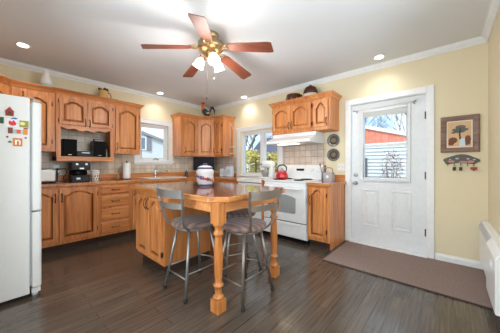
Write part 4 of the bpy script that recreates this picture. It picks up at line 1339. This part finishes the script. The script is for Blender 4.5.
ro = thing('rooster_figurine', 'painted rooster figurine with black tail on the corner cabinet', 'figurine', (-0.42, -0.385, ZT + 0.002), -PI / 4 + 0.2)
q = MB().tube([(0.055, 0, 0.125), (0.03, 0, 0.115), (-0.01, 0, 0.12), (-0.04, 0, 0.145), (-0.052, 0, 0.175)], [0.016, 0.042, 0.048, 0.043, 0.034], 16)
q.ball((0.0, 0, 0.115), 0.055, 0.042, 0.045)
q.build('body', cmat((52, 54, 50), 0.4), ro)
q = MB().tube([(-0.05, 0, 0.165), (-0.056, 0, 0.18), (-0.062, 0, 0.20), (-0.066, 0, 0.235), (-0.07, 0, 0.245)], [0.036, 0.034, 0.027, 0.020, 0.012], 16)
nk = q.build('neck', cmat((214, 128, 62), 0.4), ro)
MB().ball((-0.070, 0, 0.243), 0.021, 0.018, 0.022).build('head', cmat((190, 84, 50), 0.4), ro)
mb = MB()
for i in range(5):
    mb.ball((-0.088 + 0.012 * i, 0, 0.268 + 0.008 * math.sin(PI * i / 4)), 0.009, 0.004, 0.016, 8)
mb.ball((-0.084, 0, 0.216), 0.007, 0.004, 0.014, 8)
mb.build('comb', cmat((206, 36, 36), 0.4), ro)
MB().lathe([(0.007, 0), (0.001, 0.022)], 8).build('beak', cmat((226, 176, 70), 0.4), ro)
bk = [o for o in ro.children if o.name.startswith('beak')][0]
bk.location = (-0.088, 0, 0.242); bk.rotation_euler = (0, -PI / 2, 0)
mb = MB()
for i in range(7):
    s = -0.02 + 0.04 * i / 6
    h = 0.06 + 0.012 * i
    mb.tube([(0.045, s * 0.4, 0.125), (0.065, s, 0.16 + h * 0.4), (0.095, s * 1.3, 0.165 + h * 0.5), (0.118 + 0.002 * i, s * 1.5, 0.12 + h * 0.4), (0.122, s * 1.5, 0.075 + h * 0.3)], [0.012, 0.014, 0.013, 0.010, 0.003], 8)
mb.build('tail', cmat((26, 30, 30), 0.3), ro)
mb = MB()
for s in (-1, 1):
    mb.ball((0.012, s * 0.044, 0.112), 0.030, 0.010, 0.018, 12)
mb.build('wing', cmat((196, 176, 130), 0.4), ro)
mb = MB()
for s in (-1, 1):
    mb.tube([(0.0, s * 0.02, 0.08), (0.005, s * 0.022, 0.022)], 0.007, 8)
mb.box(-0.05, 0.06, -0.035, 0.035, 0.0005, 0.02)
mb.build('feet', cmat((176, 160, 120), 0.5), ro)

t = thing('brown_pot', 'low brown ceramic pot with loop handles above the double-door hood cabinet', 'pot', (-0.165, -2.455, ZT + 0.002), RB)
MB().lathe([(0.001, 0), (0.085, 0), (0.105, 0.02), (0.118, 0.08), (0.125, 0.15), (0.12, 0.155), (0.112, 0.148), (0.10, 0.05), (0.001, 0.03)], 26).build('body', 'brown_ceramic', t)
for s in (-1, 1):
    MB().tube([(s * 0.115, 0, 0.13), (s * 0.15, 0, 0.135), (s * 0.15, 0, 0.09), (s * 0.11, 0, 0.075)], 0.010, 8).build('handle', 'brown_ceramic', t)
mb = MB()
for i in range(8):
    a = 2 * PI * i / 8 + 0.2
    mb.ball((0.117 * math.cos(a), 0.117 * math.sin(a), 0.085), 0.012, None, 0.022, 8)
mb.build('decoration', cmat((150, 104, 70), 0.4), t)
t = thing('bean_pot', 'two-tone bean pot, dark brown over cream, above the single-door hood cabinet', 'pot', (-0.165, -2.765, ZT + 0.002), RB)
MB().lathe([(0.001, 0), (0.09, 0), (0.105, 0.02), (0.115, 0.085), (0.112, 0.13)], 26).build('lower_body', cmat((222, 204, 190), 0.3), t)
MB().lathe([(0.112, 0.1305), (0.115, 0.16), (0.10, 0.20), (0.085, 0.21)], 26).build('upper_body', 'brown_ceramic', t)
MB().lathe([(0.088, 0.2105), (0.088, 0.22), (0.05, 0.24), (0.018, 0.246), (0.02, 0.262), (0.001, 0.268)], 22).build('lid', 'brown_ceramic', t)

for o in scene.objects:
    if o.name == 'bottle_vase':
        o.scale = (0.84, 0.84, 1.0)
        o.location.x = -3.085
    if o.name == 'rooster_figurine':
        o.scale = (1.4, 1.4, 1.42)
    if o.name == 'scroll_ornament':
        o.scale = (0.6, 0.6, 0.62)
    if o.name in ('brown_pot', 'bean_pot'):
        o.scale = (1.0, 1.0, 1.3 if o.name == 'brown_pot' else 1.15)

# ---------------------------------------------------------------- right wall: plates, picture, key rack, heater
for z, lb in ((1.545, 'round dark decorative plate, upper of the two beside the hood cabinet'), (1.315, 'round dark decorative plate, lower of the two beside the hood cabinet')):
    t = thing('decorative_plate', lb, 'plate', (-0.001, -3.08, z), RB, 'decorative plates on the wall')
    def lay(prof, name, m):
        o = MB().lathe(prof, 30).build(name, m, t)
        o.rotation_euler = (PI / 2, 0, 0)
        return o
    lay([(0.001, 0.0005), (0.06, 0.0005), (0.098, 0.012), (0.10, 0.016), (0.096, 0.017), (0.066, 0.008)], 'rim', 'pewter')
    lay([(0.0655, 0.0082), (0.055, 0.010), (0.001, 0.010)], 'centre', cmat((66, 54, 46), 0.4))
    mb = MB()
    for i in range(7):
        a = 2 * PI * i / 7
        mb.ball((0.03 * math.cos(a), 0.028 * math.sin(a), 0.011), 0.012, 0.010, 0.006, 8)
    mb.ball((0, 0, 0.012), 0.016, 0.013, 0.007, 10)
    mb.build('relief', cmat((156, 130, 106), 0.45), t).rotation_euler = (PI / 2, 0, 0)

t = thing('framed_picture', 'square framed tree picture with wide brown wood frame beside the door', 'picture', (-0.001, -4.537, 1.51), RB)
M['frame_wood'] = wood('picture_frame_wood', (112, 82, 70), (152, 122, 110), 'x', 0.5, along=3, across=30)
fw_, fh_ = 0.165, 0.21
mb = MB()
def fr_ring(i, y):
    return [(-fw_ + i, y, -fh_ + i), (fw_ - i, y, -fh_ + i), (fw_ - i, y, fh_ - i), (-fw_ + i, y, fh_ - i)]
rr = [fr_ring(0, -0.001), fr_ring(0, -0.022), fr_ring(0.012, -0.03), fr_ring(0.045, -0.022), fr_ring(0.055, -0.014), fr_ring(0.055, -0.001)]
vs = [p for r_ in rr for p in r_]
fs = []
for i in range(len(rr)):
    j = (i + 1) % len(rr)
    for k in range(4):
        fs.append((i * 4 + k, i * 4 + (k + 1) % 4, j * 4 + (k + 1) % 4, j * 4 + k))
mb.add(vs, fs).build('frame', 'frame_wood', t)
MB().box(-0.11, 0.11, -0.008, -0.002, -0.155, 0.155).build('mat_border', cmat((236, 228, 210), 0.8), t)
ar = MB().box(-0.098, 0.098, -0.0095, -0.0082, -0.143, 0.143).build('painting', cmat((214, 178, 136), 0.7), t)
def blob(name, rgb, shapes, y):
    mb = MB()
    for (cx, cz, r, sz) in shapes:
        mb.prism(disc(cx, cz, r, 12, sz), 'y', y, -0.0096)
    return mb.build(name, cmat(rgb, 0.7), ar)
blob('tree_crown', (104, 108, 104), [(0.01, 0.08, 0.045, 0.5), (-0.03, 0.05, 0.035, 0.5), (0.045, 0.05, 0.032, 0.5), (0.0, 0.03, 0.05, 0.35), (-0.05, 0.02, 0.022, 0.5)], -0.0104)
MB().prism([(0.0, -0.06), (0.015, -0.06), (0.008, 0.0), (0.016, 0.07), (0.004, 0.07), (-0.004, 0.0)], 'y', -0.0108, -0.0096).build('tree_trunk', cmat((66, 58, 54), 0.7), ar)
blob('autumn_bush', (128, 78, 56), [(-0.055, -0.07, 0.04, 0.9), (-0.07, -0.105, 0.027, 0.9)], -0.0102)
blob('autumn_bush', (128, 78, 56), [(0.07, -0.06, 0.026, 1.6), (0.06, -0.10, 0.034, 0.9)], -0.0102)
MB().prism([(0.0, -0.14), (0.05, -0.14), (0.046, -0.05), (0.004, -0.05)], 'y', -0.0106, -0.0096).build('water_patch', cmat((206, 224, 236), 0.7), ar)

t = thing('key_rack', 'dark cloud-shaped key rack with hooks below the framed picture', 'key rack', (-0.001, -4.548, 1.205), RB)
pts = []
for i in range(40):
    a = 2 * PI * i / 40
    r = 1 + 0.07 * math.sin(5 * a + 0.5)
    x_ = 0.15 * r * math.copysign(abs(math.cos(a)) ** 0.75, math.cos(a))
    pts.append((x_, 0.048 * r * math.copysign(abs(math.sin(a)) ** 0.8, math.sin(a)) + 0.02 * math.cos(x_ * 14)))
MB().prism(pts, 'y', -0.018, -0.0005).build('board', cmat((96, 90, 86), 0.6), t, 0.004)
for cx, cz, r, sz in ((-0.08, -0.012, 0.03, 0.5), (0.02, -0.02, 0.035, 0.4), (0.08, -0.015, 0.03, 0.5)):
    MB().prism(disc(cx, cz, r, 14, sz), 'y', -0.021, -0.0182).build('painted_flower', cmat((190, 140, 126), 0.6), t)
for cx, cz, r in ((-0.03, 0.022, 0.016), (0.06, 0.018, 0.014), (-0.09, 0.012, 0.010), (0.11, 0.008, 0.012)):
    MB().prism(disc(cx, cz, r, 12, 0.6), 'y', -0.021, -0.0182).build('painted_bird', cmat((188, 192, 194), 0.6), t)
for x in (-0.11, -0.055, 0.0, 0.055, 0.105):
    MB().tube([(x, -0.018, -0.025), (x, -0.034, -0.04), (x, -0.036, -0.058), (x, -0.028, -0.062)], 0.0035, 8).build('hook', 'bronze', t)
for x, rgb, n, lb in ((-0.055, (24, 24, 26), 1, 'black key fob hanging from the key rack, second hook from the door'), (0.0, (30, 30, 34), 1, 'black key fob hanging from the middle hook of the key rack'), (0.105, (150, 60, 50), 3, 'bunch of reddish keys hanging from the key rack hook farthest from the door')):
    kx = thing('key_fob', lb, 'keys', (-0.037, -4.548 - x, 1.15), RB, 'keys on the key rack')
    MB().tube([(0.010 * math.cos(2 * PI * i / 14), -0.0005, -0.010 + 0.010 * math.sin(2 * PI * i / 14)) for i in range(14)], 0.0015, 6, closed=True).build('ring', 'steel', kx)
    for i in range(n):
        w_ = 0.014 if n == 1 else 0.010
        o_ = (i - (n - 1) / 2) * 0.018
        MB().box(o_ - w_, o_ + w_, -0.008, 0.002, -0.062 + abs(o_) * 0.6, -0.021).build('fob', cmat(rgb, 0.4), kx, 0.003)

t = thing('wall_heater', 'white convector heater low on the wall beside the rug corner', 'heater', (-0.03, YN, 0.0))
MB().prism([(0.001, 0.14), (0.066, 0.14), (0.076, 0.155), (0.076, 0.475), (0.050, 0.545), (0.001, 0.55)], 'x', -0.79, 0.0).build('body', 'white', t, 0.004)
MB().prism([(0.0772, 0.480), (0.0795, 0.482), (0.060, 0.533), (0.0575, 0.532)], 'x', -0.76, -0.02).build('outlet_grille', cmat((186, 188, 190)), t)
MB().prism([(0.001, 0.12), (0.085, 0.12), (0.09, 0.13), (0.09, 0.50), (0.06, 0.55), (0.001, 0.555)], 'x', -1.25, -0.7905).build('end_panel', 'white', t, 0.004)
MB().box(-1.15, -1.05, 0.0905, 0.094, 0.40, 0.44).build('control_panel', 'trim', t)

rg = thing('floor_rug', 'long brown rug runner in front of the white door', 'rug', (-0.50, -4.02, 0.0))
MB().box(-0.425, 0.475, -0.735, 0.715, 0.0008, 0.009).build('pile', 'rug', rg)
mb = MB().box(-0.44, -0.4252, -0.74, 0.73, 0.0008, 0.010).box(-0.4252, 0.475, 0.7152, 0.73, 0.0008, 0.010)
mb.build('binding', 'rug_edge', rg)

# ---------------------------------------------------------------- outdoors
struct('ground', MB().box(0.35, 14, -9, 16, -0.45, -0.35).box(-9, 0.35, 0.35, 16, -0.45, -0.35), mat('ground_pale', (176, 176, 162), 0.9, var=0.15, vscale=2))
M['siding'] = mat('siding_white', (214, 215, 217), 0.7)
M['roofing'] = mat('roof_grey', (150, 150, 152), 0.9)
M['shutter'] = mat('shutter_grey', (138, 132, 136), 0.7)
M['redboard'] = bricks('red_board_wall', (232, 138, 112), (238, 150, 124), (200, 104, 82), 0.24, 6.0, 0.012, 'YZ', 0.8)
M['bark'] = mat('bark', (118, 104, 94), 0.9, var=0.2, vscale=15)

def lap_siding(mb, a, b, z0, z1, face, step, axis):
    """horizontal boards with a shadow lap, on plane y=face ('x' run) or x=face ('y' run), looking towards the minus side"""
    z = z0
    while z < z1 - 1e-4:
        zt = min(z + step, z1)
        if axis == 'x':
            mb.add([(a, face - 0.032, z), (b, face - 0.032, z), (b, face, zt), (a, face, zt), (a, face, z), (b, face, z)], [(0, 1, 2, 3), (0, 4, 5, 1)])
        else:
            mb.add([(face - 0.032, a, z), (face - 0.032, b, z), (face, b, zt), (face, a, zt), (face, a, z), (face, b, z)], [(0, 1, 2, 3), (0, 4, 5, 1)])
        z = zt

# neighbour house beyond the sink window
h = thing('neighbour_house', 'white neighbouring house with sloping roof edge and shuttered window seen through the sink window', 'house', (0.5, 5.0, -0.35))
X, Y = -0.5, -5.0
def gable_z(x):   # underside of the sloping eave
    return 2.66 - 0.30 * (x + 0.1) + 0.35
mb = MB()
mb.prism([(-3.0, 0.0), (5.0, 0.0), (5.0, gable_z(5.5) - 0.05), (-3.0, gable_z(-2.5) - 0.05)], 'y', 0.02, 4.0)
mb.build('wall', 'siding', h)
mb = MB().prism([(-3.3, gable_z(-2.8) - 0.06), (5.3, gable_z(5.8) - 0.06), (5.3, gable_z(5.8) + 0.05), (-3.3, gable_z(-2.8) + 0.05)], 'y', -0.07, 4.2)
mb.build('roof', 'roofing', h)
wx0 = 0.33 - 0.5
wf = MB().box(wx0 - 0.26, wx0 + 0.26, -0.02, 0.0195, 2.13, 2.68).build('window', 'trim', h)
MB().box(wx0 - 0.20, wx0 + 0.20, -0.026, -0.0202, 2.17, 2.64).build('pane', cmat((120, 130, 142), 0.15), wf)
MB().box(wx0 + 0.27, wx0 + 0.47, -0.03, 0.0195, 2.11, 2.70).build('shutter', 'shutter', h)
MB().box(wx0 - 0.47, wx0 - 0.27, -0.03, 0.0195, 2.11, 2.70).build('shutter', 'shutter', h)

def tree(label, loc, height, seed, spread=0.5, depth=5, r0=0.09, first=0.35, nm='bare_tree', m='bark'):
    rt = random.Random(seed)
    t = thing(nm, label, 'tree', loc, 0)
    tr, br = MB(), MB()
    tr.tube([(0, 0, 0), (0.03, 0.02, height * first * 0.5), (0.0, 0.05, height * first)], [r0 * 1.2, r0, r0 * 0.85], 8)
    def grow(p, d, L, r, k):
        q = p + d * L
        mid = p + d * L * 0.5 + Vector((rt.uniform(-1, 1), rt.uniform(-1, 1), rt.uniform(-0.3, 0.6))) * L * 0.07
        br.tube([p, mid, q], [r, r * 0.8, r * 0.6], 5, False)
        if k == 0:
            return
        for i in range(3):
            nd = (d + Vector((rt.uniform(-1, 1), rt.uniform(-1, 1), rt.uniform(-0.2, 0.8))) * spread).normalized()
            grow(p + d * L * rt.uniform(0.55, 1.0), nd, L * rt.uniform(0.6, 0.8), r * 0.55, k - 1)
    for i in range(4):
        a = 2 * PI * i / 4 + rt.random()
        grow(Vector((0, 0.05, height * first)), Vector((math.cos(a) * spread, math.sin(a) * spread, 1)).normalized(), height * 0.26, r0 * 0.6, depth - 1)
    tr.build('trunk', m, t)
    br.build('branches', m, t)
    return t
tree('bare tree behind the white neighbouring house', (2.2, 13.5, -0.35), 7.5, 3, 0.6, 6)

# garden beyond the double window
def bush(label, loc, rx, ry, h, seed, rgbs, nleaf=2600, nm='leafy_bush', size=0.05):
    rt = random.Random(seed)
    t = thing(nm, label, 'bush', loc)
    mb = MB()
    for i in range(5):
        a = 2 * PI * i / 5
        mb.tube([(0, 0, 0), (rx * 0.3 * math.cos(a), ry * 0.3 * math.sin(a), h * 0.5), (rx * 0.55 * math.cos(a), ry * 0.55 * math.sin(a), h * 0.85)], [0.02, 0.014, 0.006], 6)
    mb.build('stem', 'bark', t)
    for gi, rgb in enumerate(rgbs):
        vs, fs = [], []
        for i in range(nleaf // len(rgbs)):
            while True:
                p = Vector((rt.uniform(-1, 1), rt.uniform(-1, 1), rt.uniform(-1, 1)))
                q4 = (p.x ** 4 + p.y ** 4 + p.z ** 4) ** 0.25
                if 0.6 < q4 < 0.95 + 0.06 * math.sin(9 * p.x + 7 * p.y):
                    break
            c_ = Vector((p.x * rx, p.y * ry, h * 0.53 + p.z * h * 0.5))
            u = Vector((rt.gauss(0, 1), rt.gauss(0, 1), rt.gauss(0, 1))).normalized()
            w = u.orthogonal().normalized()
            s = size * rt.uniform(0.6, 1.2)
            b0 = len(vs)
            vs += [tuple(c_ - u * s), tuple(c_ + w * s * 0.45), tuple(c_ + u * s), tuple(c_ - w * s * 0.45)]
            fs.append((b0, b0 + 1, b0 + 2, b0 + 3))
        o = MB().add(vs, fs).build('foliage', cmat(rgb, 0.8), t)
        o['kind'] = 'stuff'
    return t
YG = [(214, 194, 84), (184, 168, 80), (228, 210, 116), (134, 126, 62)]
bush('yellow-green shrub outside the double window, nearest its left frame', (3.1, 2.45, -0.35), 0.5, 0.5, 2.1, 12, YG, 3600, size=0.055)
bush('yellow-green shrub in the middle of the row outside the double window', (3.0, 1.38, -0.35), 0.5, 0.52, 2.06, 5, YG, 4200, size=0.055)
bush('yellow-green shrub behind the dark rail fence outside the double window', (3.3, 0.22, -0.35), 0.5, 0.55, 1.95, 8, YG, 4200, size=0.055)
tree('bare tree with many branches behind the yellow shrubs', (5.2, 3.7, -0.35), 5.0, 11, 0.55, r0=0.12)
tree('bare tree far off behind the tree with many branches', (10.5, 7.8, -0.35), 5.5, 17, 0.6, r0=0.10)
gf = thing('garden_fence', 'dark rail fence outside the double window', 'fence', (2.6, 0.1, -0.35))
for y in (-0.6, 0.0, 0.6):
    MB().box(-0.015, 0.015, y - 0.015, y + 0.015, 0.0, 1.75).build('post', 'bronze', gf)
mb = MB()
for z in (1.35, 1.53, 1.70):
    mb.box(-0.008, 0.008, -0.6, 0.6, z, z + 0.02)
mb.build('rail', 'bronze', gf)
sh = thing('garden_shed', 'bluish grey shed with pitched roof behind the yellow shrubs', 'shed', (7.2, 2.9, -0.35))
MB().box(-0.6, 1.2, -1.5, 1.5, 0.0, 2.0).build('wall', cmat((142, 142, 160), 0.8), sh)
MB().prism([(-1.7, 2.0), (1.7, 2.0), (0.6, 3.0), (-0.6, 3.0)], 'x', -0.75, 1.35).build('roof', cmat((120, 118, 138), 0.8), sh)

# beyond the door: white boarded fence house and the red building
wf = thing('white_boarded_wall', 'white lap-boarded garage wall outside the door glass', 'garage', (4.0, -3.0, -0.35))
mb = MB()
lap_siding(mb, -1.6, 1.6, 0.0, 2.12, 0.0, 0.106, 'y')
mb.box(0.0005, 0.30, -1.6, 1.6, 0.0, 2.12)
mb.build('boarding', 'siding', wf)
MB().box(-0.09, -0.033, 0.40, 0.47, 0.0, 1.72).build('downpipe', cmat((96, 98, 104), 0.5), wf)
MB().box(-0.06, 0.32, -1.65, 1.65, 2.121, 2.15).build('coping', 'trim', wf)
rb = thing('red_building', 'red boarded building with white sloping roof edge seen through the door glass', 'building', (7.0, -2.4, -0.35))
def rz(y):
    return 2.74 + 0.35 + (y - 0.6) * 0.30
MB().prism([(-2.2, 0.0), (2.4, 0.0), (2.4, rz(2.4)), (-2.2, rz(-2.2))], 'x', 0.0, 2.0).build('wall', 'redboard', rb)
MB().prism([(-2.4, rz(-2.4) - 0.02), (2.6, rz(2.6) - 0.02), (2.6, rz(2.6) + 0.13), (-2.4, rz(-2.4) + 0.13)], 'x', -0.05, 2.1).build('roof', 'trim', rb)
for tx, ty, th, sd, lb in ((11.6, -0.3, 5.4, 23, 'bare tree behind the tall end of the red building'), (15.4, -2.6, 6.6, 41, 'bare tree behind the lower end of the red building')):
    tree(lb, (tx, ty, -0.35), th, sd, 0.55, 6, 0.08)
bush('reddish twiggy bush in front of the white boarded wall', (3.5, -3.30, -0.35), 0.26, 0.27, 1.85, 31, [(150, 100, 92), (110, 90, 88), (176, 140, 130)], 900, 'twiggy_bush', 0.032)
